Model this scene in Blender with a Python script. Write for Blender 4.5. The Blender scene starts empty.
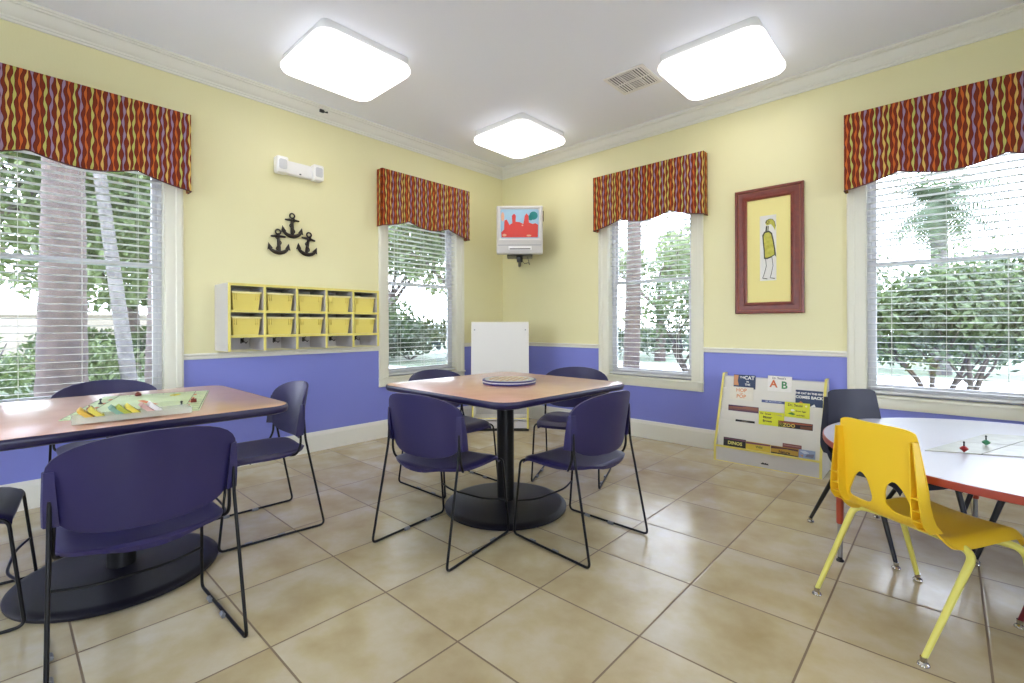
import bpy, bmesh, math, random
from mathutils import Vector, Matrix
R = math.radians
PI = math.pi
scene = bpy.context.scene
COL = scene.collection

# ------------------------------------------------------------------ materials
def lin(c):
    return tuple(((v/255.0)/12.92 if v/255.0 <= 0.04045 else ((v/255.0+0.055)/1.055)**2.4) for v in c) + (1.0,)

def new_mat(name):
    m = bpy.data.materials.new(name); m.use_nodes = True
    nt = m.node_tree; b = nt.nodes.get('Principled BSDF')
    return m, nt, b

def mat(name, rgb, rough=0.5, metal=0.0, var=0.0, scale=6.0, bump=0.0, bscale=60.0, coat=0.0, spec=0.5, rgb2=None, subs=0.0, emit=0.0):
    m, nt, b = new_mat(name)
    c = lin(rgb)
    b.inputs['Base Color'].default_value = c
    b.inputs['Roughness'].default_value = rough
    b.inputs['Metallic'].default_value = metal
    b.inputs['Specular IOR Level'].default_value = spec
    b.inputs['Coat Weight'].default_value = coat
    b.inputs['Coat Roughness'].default_value = 0.18
    if emit:
        b.inputs['Emission Color'].default_value = c
        b.inputs['Emission Strength'].default_value = emit
    tc = nt.nodes.new('ShaderNodeTexCoord')
    if var or rgb2:
        n = nt.nodes.new('ShaderNodeTexNoise'); n.inputs['Scale'].default_value = scale; n.inputs['Detail'].default_value = 5
        nt.links.new(tc.outputs['Object'], n.inputs['Vector'])
        r = nt.nodes.new('ShaderNodeValToRGB')
        c2 = lin(rgb2) if rgb2 else tuple(min(1, v*(1+var)) for v in c[:3])+(1,)
        c1 = c if rgb2 else tuple(v*(1-var) for v in c[:3])+(1,)
        r.color_ramp.elements[0].color = c1; r.color_ramp.elements[0].position = 0.3
        r.color_ramp.elements[1].color = c2; r.color_ramp.elements[1].position = 0.7
        nt.links.new(n.outputs['Fac'], r.inputs['Fac']); nt.links.new(r.outputs['Color'], b.inputs['Base Color'])
    if bump:
        n = nt.nodes.new('ShaderNodeTexNoise'); n.inputs['Scale'].default_value = bscale; n.inputs['Detail'].default_value = 3
        nt.links.new(tc.outputs['Object'], n.inputs['Vector'])
        bp = nt.nodes.new('ShaderNodeBump'); bp.inputs['Strength'].default_value = bump; bp.inputs['Distance'].default_value = 0.002
        nt.links.new(n.outputs['Fac'], bp.inputs['Height']); nt.links.new(bp.outputs['Normal'], b.inputs['Normal'])
    return m

def math_node(nt, op, a, b=None, clamp=False):
    n = nt.nodes.new('ShaderNodeMath'); n.operation = op; n.use_clamp = clamp
    for i, v in enumerate((a, b)):
        if v is None: continue
        if isinstance(v, (int, float)): n.inputs[i].default_value = v
        else: nt.links.new(v, n.inputs[i])
    return n.outputs[0]

def mix_col(nt, fac, a, b):
    n = nt.nodes.new('ShaderNodeMix'); n.data_type = 'RGBA'
    if isinstance(fac, (int, float)): n.inputs[0].default_value = fac
    else: nt.links.new(fac, n.inputs[0])
    for i, v in ((6, a), (7, b)):
        if isinstance(v, tuple): n.inputs[i].default_value = v
        else: nt.links.new(v, n.inputs[i])
    return n.outputs[2]

def wall_mat():
    m, nt, b = new_mat('painted_wall')
    g = nt.nodes.new('ShaderNodeTexCoord'); s = nt.nodes.new('ShaderNodeSeparateXYZ')
    nt.links.new(g.outputs['Object'], s.inputs[0])
    f = math_node(nt, 'GREATER_THAN', s.outputs['Z'], 0.885)
    n = nt.nodes.new('ShaderNodeTexNoise'); n.inputs['Scale'].default_value = 3; n.inputs['Detail'].default_value = 4
    nt.links.new(g.outputs['Object'], n.inputs['Vector'])
    y = mix_col(nt, n.outputs['Fac'], lin((229, 222, 170)), lin((232, 226, 177)))
    bl = mix_col(nt, n.outputs['Fac'], lin((126, 133, 210)), lin((131, 138, 214)))
    c = mix_col(nt, f, bl, y)
    nt.links.new(c, b.inputs['Base Color'])
    b.inputs['Roughness'].default_value = 0.45
    n2 = nt.nodes.new('ShaderNodeTexNoise'); n2.inputs['Scale'].default_value = 90
    nt.links.new(g.outputs['Object'], n2.inputs['Vector'])
    bp = nt.nodes.new('ShaderNodeBump'); bp.inputs['Strength'].default_value = 0.15; bp.inputs['Distance'].default_value = 0.002
    nt.links.new(n2.outputs['Fac'], bp.inputs['Height']); nt.links.new(bp.outputs['Normal'], b.inputs['Normal'])
    return m

def floor_mat():
    m, nt, b = new_mat('ceramic_floor_tiles')
    g = nt.nodes.new('ShaderNodeTexCoord')
    mp = nt.nodes.new('ShaderNodeMapping'); mp.inputs['Location'].default_value = (-1.951+0.457*20, 3.221+0.457*20, 0)
    nt.links.new(g.outputs['Object'], mp.inputs['Vector'])
    s = nt.nodes.new('ShaderNodeSeparateXYZ'); nt.links.new(mp.outputs[0], s.inputs[0])
    T = 0.457
    fx = math_node(nt, 'FRACT', math_node(nt, 'DIVIDE', s.outputs['X'], T))
    fy = math_node(nt, 'FRACT', math_node(nt, 'DIVIDE', s.outputs['Y'], T))
    dx = math_node(nt, 'ABSOLUTE', math_node(nt, 'SUBTRACT', fx, 0.5))
    dy = math_node(nt, 'ABSOLUTE', math_node(nt, 'SUBTRACT', fy, 0.5))
    d = math_node(nt, 'MAXIMUM', dx, dy)          # .5 at the joint
    grout = math_node(nt, 'GREATER_THAN', d, 0.5-0.0035/T)
    ix = math_node(nt, 'FLOOR', math_node(nt, 'DIVIDE', s.outputs['X'], T))
    iy = math_node(nt, 'FLOOR', math_node(nt, 'DIVIDE', s.outputs['Y'], T))
    cv = nt.nodes.new('ShaderNodeCombineXYZ'); nt.links.new(ix, cv.inputs[0]); nt.links.new(iy, cv.inputs[1])
    wn = nt.nodes.new('ShaderNodeTexWhiteNoise'); wn.noise_dimensions = '3D'; nt.links.new(cv.outputs[0], wn.inputs['Vector'])
    off = nt.nodes.new('ShaderNodeVectorMath'); off.operation = 'MULTIPLY_ADD'
    nt.links.new(wn.outputs['Color'], off.inputs[0]); off.inputs[1].default_value = (9, 9, 9); nt.links.new(g.outputs['Object'], off.inputs[2])
    n = nt.nodes.new('ShaderNodeTexNoise'); n.inputs['Scale'].default_value = 4.0; n.inputs['Detail'].default_value = 6; n.inputs['Roughness'].default_value = 0.55; n.inputs['Distortion'].default_value = 0.0
    nt.links.new(off.outputs[0], n.inputs['Vector'])
    r = nt.nodes.new('ShaderNodeValToRGB')
    e = r.color_ramp.elements
    e[0].position = 0.25; e[0].color = lin((176, 157, 116)); e[1].position = 0.76; e[1].color = lin((206, 197, 176))
    k = e.new(0.5); k.color = lin((193, 178, 142))
    nt.links.new(n.outputs['Fac'], r.inputs['Fac'])
    br = math_node(nt, 'ADD', math_node(nt, 'MULTIPLY', wn.outputs['Value'], 0.10), 0.94)
    hs = nt.nodes.new('ShaderNodeHueSaturation'); nt.links.new(r.outputs['Color'], hs.inputs['Color']); nt.links.new(br, hs.inputs['Value'])
    c = mix_col(nt, grout, hs.outputs['Color'], lin((124, 106, 82)))
    nt.links.new(c, b.inputs['Base Color'])
    ro = math_node(nt, 'ADD', math_node(nt, 'MULTIPLY', grout, 0.5), math_node(nt, 'ADD', math_node(nt, 'MULTIPLY', n.outputs['Fac'], 0.12), 0.14))
    nt.links.new(ro, b.inputs['Roughness'])
    n2 = nt.nodes.new('ShaderNodeTexNoise'); n2.inputs['Scale'].default_value = 25; n2.inputs['Detail'].default_value = 3
    nt.links.new(g.outputs['Object'], n2.inputs['Vector'])
    edge = math_node(nt, 'MULTIPLY', math_node(nt, 'SUBTRACT', d, 0.5-0.008/T), -T*60)
    hgt = math_node(nt, 'ADD', math_node(nt, 'MINIMUM', edge, 0.0), math_node(nt, 'MULTIPLY', n2.outputs['Fac'], 0.12))
    bp = nt.nodes.new('ShaderNodeBump'); bp.inputs['Strength'].default_value = 0.5; bp.inputs['Distance'].default_value = 0.003
    nt.links.new(hgt, bp.inputs['Height']); nt.links.new(bp.outputs['Normal'], b.inputs['Normal'])
    return m

def stripe_mat():
    # wavy vertical ribbons in rust, orange, lime yellow and lavender on dark red cloth; runs along the panel (object X), waves with Z
    m, nt, b = new_mat('wavy_striped_fabric')
    g = nt.nodes.new('ShaderNodeTexCoord'); s = nt.nodes.new('ShaderNodeSeparateXYZ'); nt.links.new(g.outputs['Object'], s.inputs[0])
    p = 0.0265
    u = math_node(nt, 'DIVIDE', math_node(nt, 'ADD', math_node(nt, 'ADD', s.outputs['X'], s.outputs['Y']), 5.0), p)
    idx = math_node(nt, 'FLOOR', u); loc = math_node(nt, 'SUBTRACT', math_node(nt, 'FRACT', u), 0.5)
    wn = nt.nodes.new('ShaderNodeTexWhiteNoise'); wn.noise_dimensions = '1D'; nt.links.new(idx, wn.inputs['W'])
    ph = math_node(nt, 'MULTIPLY', wn.outputs['Value'], 40.0)
    z1 = math_node(nt, 'ADD', math_node(nt, 'MULTIPLY', s.outputs['Z'], 2*PI/0.145), ph)
    wob = math_node(nt, 'MULTIPLY', math_node(nt, 'SINE', z1), 0.15)
    z2 = math_node(nt, 'ADD', math_node(nt, 'MULTIPLY', s.outputs['Z'], 2*PI/0.082), math_node(nt, 'MULTIPLY', ph, 2.3))
    hw = math_node(nt, 'ADD', math_node(nt, 'MULTIPLY', math_node(nt, 'SINE', z2), 0.095), 0.195)
    dd = math_node(nt, 'ABSOLUTE', math_node(nt, 'SUBTRACT', loc, wob))
    inner = math_node(nt, 'LESS_THAN', dd, hw)
    outl = math_node(nt, 'LESS_THAN', dd, math_node(nt, 'ADD', hw, 0.085))
    sel = math_node(nt, 'FRACT', math_node(nt, 'MULTIPLY', idx, 0.3819))
    r = nt.nodes.new('ShaderNodeValToRGB'); r.color_ramp.interpolation = 'CONSTANT'
    e = r.color_ramp.elements
    e[0].position = 0; e[0].color = lin((196, 98, 44)); e[1].position = 0.27; e[1].color = lin((212, 172, 92))
    for pos, c in ((0.5, (188, 182, 96)), (0.72, (152, 126, 148))): k = e.new(pos); k.color = lin(c)
    nt.links.new(sel, r.inputs['Fac'])
    c = mix_col(nt, outl, lin((122, 50, 32)), lin((80, 30, 30)))
    c = mix_col(nt, inner, c, r.outputs['Color'])
    nt.links.new(c, b.inputs['Base Color']); b.inputs['Roughness'].default_value = 0.85; b.inputs['Specular IOR Level'].default_value = 0.15
    n2 = nt.nodes.new('ShaderNodeTexNoise'); n2.inputs['Scale'].default_value = 500
    nt.links.new(g.outputs['Object'], n2.inputs['Vector'])
    bp = nt.nodes.new('ShaderNodeBump'); bp.inputs['Strength'].default_value = 0.2; bp.inputs['Distance'].default_value = 0.001
    nt.links.new(n2.outputs['Fac'], bp.inputs['Height']); nt.links.new(bp.outputs['Normal'], b.inputs['Normal'])
    return m

def glass_mat():
    m = bpy.data.materials.new('window_glass'); m.use_nodes = True; nt = m.node_tree; nt.nodes.clear()
    o = nt.nodes.new('ShaderNodeOutputMaterial'); t = nt.nodes.new('ShaderNodeBsdfTransparent'); gl = nt.nodes.new('ShaderNodeBsdfGlossy')
    t.inputs['Color'].default_value = (0.93, 0.95, 0.95, 1); gl.inputs['Roughness'].default_value = 0.02
    fr = nt.nodes.new('ShaderNodeFresnel'); fr.inputs['IOR'].default_value = 1.5
    mx = nt.nodes.new('ShaderNodeMixShader')
    nt.links.new(fr.outputs[0], mx.inputs[0]); nt.links.new(t.outputs[0], mx.inputs[1]); nt.links.new(gl.outputs[0], mx.inputs[2]); nt.links.new(mx.outputs[0], o.inputs[0])
    return m

def clear_mat(name, rgb, a=0.25):
    m = bpy.data.materials.new(name); m.use_nodes = True; nt = m.node_tree
    b = nt.nodes['Principled BSDF']; b.inputs['Base Color'].default_value = lin(rgb); b.inputs['Roughness'].default_value = 0.15
    b.inputs['Alpha'].default_value = a
    return m

def lamp_mat(strength, name='glowing_diffuser'):
    m, nt, b = new_mat(name)
    b.inputs['Base Color'].default_value = (0.9, 0.9, 0.9, 1); b.inputs['Roughness'].default_value = 0.4
    b.inputs['Emission Color'].default_value = (1.0, 0.965, 0.955, 1); b.inputs['Emission Strength'].default_value = strength
    return m

def grid_mat():
    m, nt, b = new_mat('diamond_grid_board')
    g = nt.nodes.new('ShaderNodeTexCoord')
    mp = nt.nodes.new('ShaderNodeMapping'); mp.inputs['Rotation'].default_value = (0, 0, R(20))
    nt.links.new(g.outputs['Object'], mp.inputs['Vector'])
    s = nt.nodes.new('ShaderNodeSeparateXYZ'); nt.links.new(mp.outputs[0], s.inputs[0])
    def band(o, p, w): return math_node(nt, 'GREATER_THAN', math_node(nt, 'ABSOLUTE', math_node(nt, 'SUBTRACT', math_node(nt, 'FRACT', math_node(nt, 'DIVIDE', o, p)), 0.5)), 0.5-w)
    ck = nt.nodes.new('ShaderNodeTexChecker'); ck.inputs['Scale'].default_value = 36
    nt.links.new(mp.outputs[0], ck.inputs['Vector'])
    c = mix_col(nt, ck.outputs['Fac'], lin((226, 222, 196)), lin((206, 150, 50)))
    l = math_node(nt, 'MAXIMUM', band(s.outputs['X'], 0.0278, 0.09), band(s.outputs['Y'], 0.0278, 0.09))
    c = mix_col(nt, l, c, lin((48, 52, 96)))
    sp = nt.nodes.new('ShaderNodeSeparateXYZ'); nt.links.new(g.outputs['Object'], sp.inputs[0])
    rr = math_node(nt, 'SQRT', math_node(nt, 'ADD', math_node(nt, 'POWER', sp.outputs['X'], 2.0), math_node(nt, 'POWER', sp.outputs['Y'], 2.0)))
    c = mix_col(nt, math_node(nt, 'GREATER_THAN', rr, 0.128), c, lin((196, 200, 196)))
    nt.links.new(c, b.inputs['Base Color']); b.inputs['Roughness'].default_value = 0.35
    return m

def leaf_mat(name, a, b_, c_):
    m, nt, b = new_mat(name)
    n = nt.nodes.new('ShaderNodeTexNoise'); n.inputs['Scale'].default_value = 2.2; n.inputs['Detail'].default_value = 6
    g = nt.nodes.new('ShaderNodeTexCoord'); nt.links.new(g.outputs['Object'], n.inputs['Vector'])
    r = nt.nodes.new('ShaderNodeValToRGB'); e = r.color_ramp.elements
    e[0].position = 0.3; e[0].color = lin(a); e[1].position = 0.7; e[1].color = lin(c_); k = e.new(0.5); k.color = lin(b_)
    nt.links.new(n.outputs['Fac'], r.inputs['Fac']); nt.links.new(r.outputs['Color'], b.inputs['Base Color'])
    b.inputs['Roughness'].default_value = 0.5
    # thin leaf: lets some daylight through
    tr = nt.nodes.new('ShaderNodeBsdfTranslucent'); nt.links.new(r.outputs['Color'], tr.inputs['Color'])
    mx = nt.nodes.new('ShaderNodeMixShader'); mx.inputs[0].default_value = 0.4
    o = nt.nodes['Material Output']
    nt.links.new(b.outputs[0], mx.inputs[1]); nt.links.new(tr.outputs[0], mx.inputs[2]); nt.links.new(mx.outputs[0], o.inputs[0])
    return m

M = {}
M['wall'] = wall_mat(); M['floor'] = floor_mat()
M['ceiling'] = mat('ceiling_paint', (243, 245, 251), 0.7, bump=0.1, bscale=40)
M['trim'] = mat('white_trim_paint', (232, 230, 216), 0.35)
M['casing'] = mat('cream_casing_paint', (228, 226, 206), 0.35)
M['vinyl'] = mat('window_vinyl', (214, 214, 216), 0.4)
M['blind'] = mat('white_blind_slats', (226, 226, 222), 0.4)
M['cord'] = mat('blind_cord', (222, 220, 212), 0.7)
M['glass'] = glass_mat()
M['stripe'] = stripe_mat()
M['piping'] = mat('dark_piping', (80, 34, 34), 0.7)
M['lamp'] = lamp_mat(2.5); M['lamprim'] = lamp_mat(0.75, 'dimmer_diffuser_rim')
M['lampbase'] = mat('fixture_white', (225, 225, 222), 0.4)
M['dark'] = mat('vent_cavity', (92, 92, 94), 0.8)
M['laminate'] = mat('pinkish_wood_laminate', (202, 146, 124), 0.30, rgb2=(216, 162, 138), scale=9, spec=1.0, coat=0.8)
M['tedge'] = mat('navy_table_edge', (28, 22, 60), 0.35)
M['purple'] = mat('purple_plastic', (40, 35, 78), 0.42, spec=0.42, bump=0.15, bscale=300, var=0.06)
M['wire'] = mat('black_powder_wire', (8, 8, 9), 0.4, spec=0.3)
M['glide'] = mat('grey_plastic_glide', (120, 122, 126), 0.35)
M['blackmetal'] = mat('black_cast_base', (16, 15, 26), 0.42, spec=0.4, bump=0.3, bscale=200)
M['column'] = mat('black_column', (10, 10, 12), 0.4, spec=0.35)
M['yplastic'] = mat('yellow_chair_plastic', (244, 202, 44), 0.42, bump=0.08, bscale=250)
M['yleg'] = mat('yellow_leg_enamel', (224, 216, 104), 0.3)
M['chrome'] = mat('chrome_glide', (190, 186, 178), 0.2, metal=1)
M['nplastic'] = mat('navy_black_chair_plastic', (26, 28, 46), 0.5, bump=0.1, bscale=250)
M['nleg'] = mat('black_leg_enamel', (18, 20, 26), 0.3)
M['rleg'] = mat('dark_red_leg_enamel', (110, 22, 34), 0.3)
M['rplastic'] = mat('red_chair_plastic', (160, 30, 36), 0.45)
M['lavtop'] = mat('pale_grey_laminate', (214, 212, 226), 0.22, var=0.02, scale=200)
M['redge'] = mat('brick_red_edge_band', (160, 62, 42), 0.4)
M['rtleg'] = mat('rust_red_table_leg', (166, 66, 44), 0.35)
M['silver'] = mat('grey_steel', (150, 150, 148), 0.3, metal=0.8)
M['shelfwhite'] = mat('off_white_melamine', (226, 222, 208), 0.4, var=0.02)
M['greymel'] = mat('grey_melamine', (200, 196, 190), 0.4, var=0.02)
M['yedge'] = mat('yellow_edge_banding', (226, 212, 110), 0.4)
M['bin'] = mat('yellow_bin_plastic', (234, 216, 108), 0.4)
M['binrim'] = mat('pale_yellow_bin_rim', (240, 230, 160), 0.4)
M['iron'] = mat('dark_bronze_iron', (48, 42, 34), 0.4, metal=0.5, bump=0.4, bscale=80)
M['tvplast'] = mat('silver_tv_plastic', (206, 202, 194), 0.4)
M['tvback'] = mat('dark_grey_tv_back', (58, 56, 56), 0.5)
M['black'] = mat('black_plastic', (18, 18, 18), 0.4)
M['frame'] = mat('red_brown_picture_frame', (118, 48, 32), 0.35, var=0.15, scale=30)
M['fgold'] = mat('gilt_line', (170, 110, 70), 0.4, metal=0.3)
M['matbd'] = mat('yellow_mat_board', (238, 226, 150), 0.8)
M['paper'] = mat('white_drawing_paper', (228, 226, 218), 0.8)
M['birdy'] = mat('olive_yellow_paint', (176, 170, 62), 0.8, rgb2=(206, 200, 96), scale=40)
M['birdk'] = mat('grey_ink', (78, 78, 60), 0.8)
M['white'] = mat('white_enamel', (240, 238, 232), 0.4)
M['lens'] = mat('frosted_lens', (205, 205, 205), 0.15)
M['grid'] = grid_mat()
M['pboard'] = mat('pale_green_board', (190, 210, 160), 0.4, rgb2=(204, 220, 176), scale=12)
M['bark'] = mat('grey_brown_bark', (78, 66, 60), 0.9, rgb2=(54, 45, 41), scale=8, bump=1.0, bscale=20)
M['barkpale'] = mat('pale_bark', (96, 93, 90), 0.85, rgb2=(66, 63, 60), scale=6)
M['barkdark'] = mat('dark_bark', (86, 76, 70), 0.9, rgb2=(60, 52, 48), scale=9, bump=1, bscale=20)
M['leafa'] = leaf_mat('mid_green_leaves', (40, 50, 28), (60, 76, 40), (88, 104, 60))
M['leafb'] = leaf_mat('pale_green_leaves', (66, 78, 46), (94, 108, 66), (120, 134, 92))
M['leafc'] = leaf_mat('deep_green_leaves', (26, 36, 22), (40, 54, 30), (60, 76, 42))
M['palm'] = leaf_mat('palm_fronds', (50, 64, 46), (72, 88, 60), (98, 112, 84))
M['grass'] = mat('lawn_grass', (70, 84, 62), 0.9, rgb2=(98, 110, 84), scale=3)
M['concrete'] = mat('pale_concrete_paving', (214, 212, 208), 0.85, var=0.05)
M['path'] = mat('shaded_path_paving', (120, 120, 124), 0.85, var=0.06)  # darker than the other paving, bluish shadow put into the colour
M['stucco'] = mat('cream_stucco', (150, 142, 128), 0.9)
M['soil'] = mat('brown_mulch', (120, 92, 72), 0.95, rgb2=(90, 70, 56), scale=10)

# ------------------------------------------------------------------ mesh builder
class MB:
    def __init__(s): s.v = []; s.f = []; s.mi = []; s.cur = 0
    def add(s, vs, fs, mi=None, tf=None):
        o = len(s.v)
        s.v += [tuple(tf @ Vector(p)) if tf else tuple(p) for p in vs]
        s.f += [tuple(i+o for i in f) for f in fs]
        s.mi += [s.cur if mi is None else mi]*len(fs)
        return s
    def addbm(s, bm, mi=None, tf=None):
        bm.verts.index_update()
        s.add([v.co[:] for v in bm.verts], [[v.index for v in f.verts] for f in bm.faces], mi, tf); bm.free(); return s
    def box(s, lo, hi, bev=0.0, seg=2, mi=None, tf=None):
        x0, y0, z0 = lo; x1, y1, z1 = hi
        bm = bmesh.new(); bmesh.ops.create_cube(bm, size=1)
        for v in bm.verts: v.co = Vector(((x0+x1)/2+v.co.x*(x1-x0), (y0+y1)/2+v.co.y*(y1-y0), (z0+z1)/2+v.co.z*(z1-z0)))
        if bev: bmesh.ops.bevel(bm, geom=bm.edges[:], offset=bev, segments=seg, affect='EDGES', profile=0.5)
        return s.addbm(bm, mi, tf)
    def prism(s, pts, d0, d1, axis='z', bev=0.0, mi=None, tf=None):
        # outline in the plane normal to axis, extruded from d0 to d1
        mp = {'z': lambda a, b, c: (a, b, c), 'x': lambda a, b, c: (c, a, b), 'y': lambda a, b, c: (a, c, b)}[axis]
        n = len(pts)
        bm = bmesh.new()
        lo = [bm.verts.new(mp(a, b, d0)) for a, b in pts]; hi = [bm.verts.new(mp(a, b, d1)) for a, b in pts]
        bm.faces.new(lo); bm.faces.new(hi)
        for i in range(n): bm.faces.new((lo[i], lo[(i+1) % n], hi[(i+1) % n], hi[i]))
        bmesh.ops.recalc_face_normals(bm, faces=bm.faces[:])
        if bev:
            es = [e for e in bm.edges if (e.verts[0] in lo and e.verts[1] in lo) or (e.verts[0] in hi and e.verts[1] in hi)]
            bmesh.ops.bevel(bm, geom=es, offset=bev, segments=2, affect='EDGES', profile=0.5)
        return s.addbm(bm, mi, tf)
    def tube(s, pts, r, seg=8, closed=False, mi=None, tf=None, caps=True):
        P = [Vector(p) for p in pts]; n = len(P)
        rs = r if isinstance(r, (list, tuple)) else [r]*n
        T = []
        for i in range(n):
            if closed: t = P[(i+1) % n]-P[i-1]
            else: t = P[min(i+1, n-1)]-P[max(i-1, 0)]
            T.append(t.normalized() if t.length > 1e-9 else Vector((0, 0, 1)))
        up = Vector((0, 0, 1)) if abs(T[0].z) < 0.9 else Vector((1, 0, 0))
        N = (up - T[0]*up.dot(T[0])).normalized()
        vs = []
        for i in range(n):
            if i:
                q = T[i-1].rotation_difference(T[i]); N = (q @ N); N = (N - T[i]*N.dot(T[i])).normalized()
            B = T[i].cross(N)
            for k in range(seg):
                a = 2*PI*k/seg; vs.append(P[i]+(N*math.cos(a)+B*math.sin(a))*rs[i])
        fs = []
        m = n if closed else n-1
        for i in range(m):
            j = (i+1) % n
            for k in range(seg):
                k2 = (k+1) % seg; fs.append((i*seg+k, i*seg+k2, j*seg+k2, j*seg+k))
        if not closed and caps:
            fs.append(tuple(range(seg))[::-1]); fs.append(tuple((n-1)*seg+k for k in range(seg)))
        return s.add(vs, fs, mi, tf)
    def lathe(s, prof, c=(0, 0, 0), seg=32, mi=None, tf=None):
        vs = []; fs = []
        for (r, z) in prof:
            for k in range(seg):
                a = 2*PI*k/seg; vs.append((c[0]+r*math.cos(a), c[1]+r*math.sin(a), c[2]+z))
        n = len(prof)
        for i in range(n-1):
            for k in range(seg):
                k2 = (k+1) % seg; fs.append((i*seg+k, i*seg+k2, (i+1)*seg+k2, (i+1)*seg+k))
        fs.append(tuple(range(seg))[::-1]); fs.append(tuple((n-1)*seg+k for k in range(seg)))
        return s.add(vs, fs, mi, tf)

def rpath(pts, r, n=5):
    """polyline with rounded corners"""
    P = [Vector(p) for p in pts]; out = [P[0]]
    for i in range(1, len(P)-1):
        a = P[i-1]-P[i]; b = P[i+1]-P[i]
        d = min(r, a.length*0.49, b.length*0.49)
        p0 = P[i]+a.normalized()*d; p1 = P[i]+b.normalized()*d
        for k in range(n+1):
            t = k/n; out.append(p0*(1-t)**2+P[i]*2*t*(1-t)+p1*t*t)
    out.append(P[-1]); return out

def rrect(w, h, r, n=5, cx=0, cy=0):
    pts = []
    for (sx, sy, a0) in ((1, 1, 0), (-1, 1, 90), (-1, -1, 180), (1, -1, 270)):
        for k in range(n+1):
            a = R(a0+90*k/n); pts.append((cx+sx*(w/2-r)+r*math.cos(a), cy+sy*(h/2-r)+r*math.sin(a)))
    return pts

def empty(name, loc=(0, 0, 0), rz=0.0):
    o = bpy.data.objects.new(name, None); COL.objects.link(o); o.location = loc; o.rotation_euler = (0, 0, rz)
    o.empty_display_size = 0.1
    return o
def tag(o, label=None, cat=None, group=None, kind=None):
    if label: o['label'] = label
    if cat: o['category'] = cat
    if group: o['group'] = group
    if kind: o['kind'] = kind
    return o
def build(name, mb, mats, parent=None, sharp=35, loc=None, rz=None, label=None):
    me = bpy.data.meshes.new(name); me.from_pydata(mb.v, [], mb.f)
    if not isinstance(mats, (list, tuple)): mats = [mats]
    for m in mats: me.materials.append(m)
    if len(mats) > 1: me.polygons.foreach_set('material_index', mb.mi)
    me.update()
    bm = bmesh.new(); bm.from_mesh(me); bmesh.ops.recalc_face_normals(bm, faces=bm.faces[:]) if len(bm.faces) < 20000 else None
    bm.to_mesh(me); bm.free()
    if sharp:
        me.shade_smooth(); me.set_sharp_from_angle(angle=R(sharp))
    o = bpy.data.objects.new(name, me); COL.objects.link(o)
    if parent: o.parent = parent
    if loc: o.location = loc
    if rz is not None: o.rotation_euler = (0, 0, rz)
    if label: o['label'] = label
    return o
def copy_tree(o, parent=None):
    c = o.copy(); COL.objects.link(c)
    if parent: c.parent = parent
    for ch in KIDS.get(o.name, list(o.children)): copy_tree(ch, c)
    return c
KIDS = {}
def struct(o, label=None): o['kind'] = 'structure'; 
def S(name, mb, mats, label, cat, sharp=35):
    o = build(name, mb, mats, sharp=sharp); o['kind'] = 'structure'; tag(o, label, cat); return o

# ------------------------------------------------------------------ room
CE = 3.06; XM = 6.3; YM = -6.3; WT = 0.14
WZ0, WZ1 = 0.595, 2.46
WINS_L = [(-4.384, -3.502), (-1.663, -0.766)]     # openings along the left wall (y)
WINS_R = [(1.525, 2.405), (3.687, 4.567)]          # openings along the right wall (x)

def wall_boxes(mb, a0, a1, wins, fn):
    cur = a0
    for (s, e) in wins:
        fn(mb, cur, s, 0, CE); fn(mb, s, e, 0, WZ0); fn(mb, s, e, WZ1, CE); cur = e
    fn(mb, cur, a1, 0, CE)
mb = MB(); wall_boxes(mb, YM, 0, WINS_L, lambda m, a, b, z0, z1: m.box((-WT, a, z0), (0, b, z1)))
S('wall_left', mb, M['wall'], 'yellow and blue wall with the anchors and cubby unit', 'wall', 0)
mb = MB(); wall_boxes(mb, -WT, XM, WINS_R, lambda m, a, b, z0, z1: m.box((a, 0, z0), (b, WT, z1)))
S('wall_right', mb, M['wall'], 'yellow and blue wall with the framed bird picture', 'wall', 0)
WINS_B = [(0.35, 1.25), (1.70, 2.60), (5.25, 6.15)]
mb = MB(); wall_boxes(mb, -WT, XM+WT, WINS_B, lambda m, a, b, z0, z1: m.box((a, YM-WT, z0), (b, YM, z1)))
S('wall_back', mb, M['wall'], 'yellow and blue wall behind the camera', 'wall', 0)
DY0, DY1, DZ = -6.15, -4.65, 2.4
WINS_S = [(-2.05, -1.15)]
mb = MB(); mb.box((XM, YM, 0), (XM+WT, DY0, CE)); wall_boxes(mb, DY1, WT, WINS_S, lambda m, a, b, z0, z1: m.box((XM, a, z0), (XM+WT, b, z1))); mb.box((XM, DY0, DZ), (XM+WT, DY1, CE))
S('wall_side', mb, M['wall'], 'yellow and blue wall with the added glass door', 'wall', 0)
mb = MB(); mb.box((-WT, YM-WT, -0.12), (XM+WT, WT, 0)); S('floor', mb, M['floor'], 'beige square ceramic tile floor', 'floor', 0)
mb = MB(); mb.box((-WT, YM-WT, CE), (XM+WT, WT, CE+0.12)); S('ceiling', mb, M['ceiling'], 'plain white ceiling', 'ceiling', 0)

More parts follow.
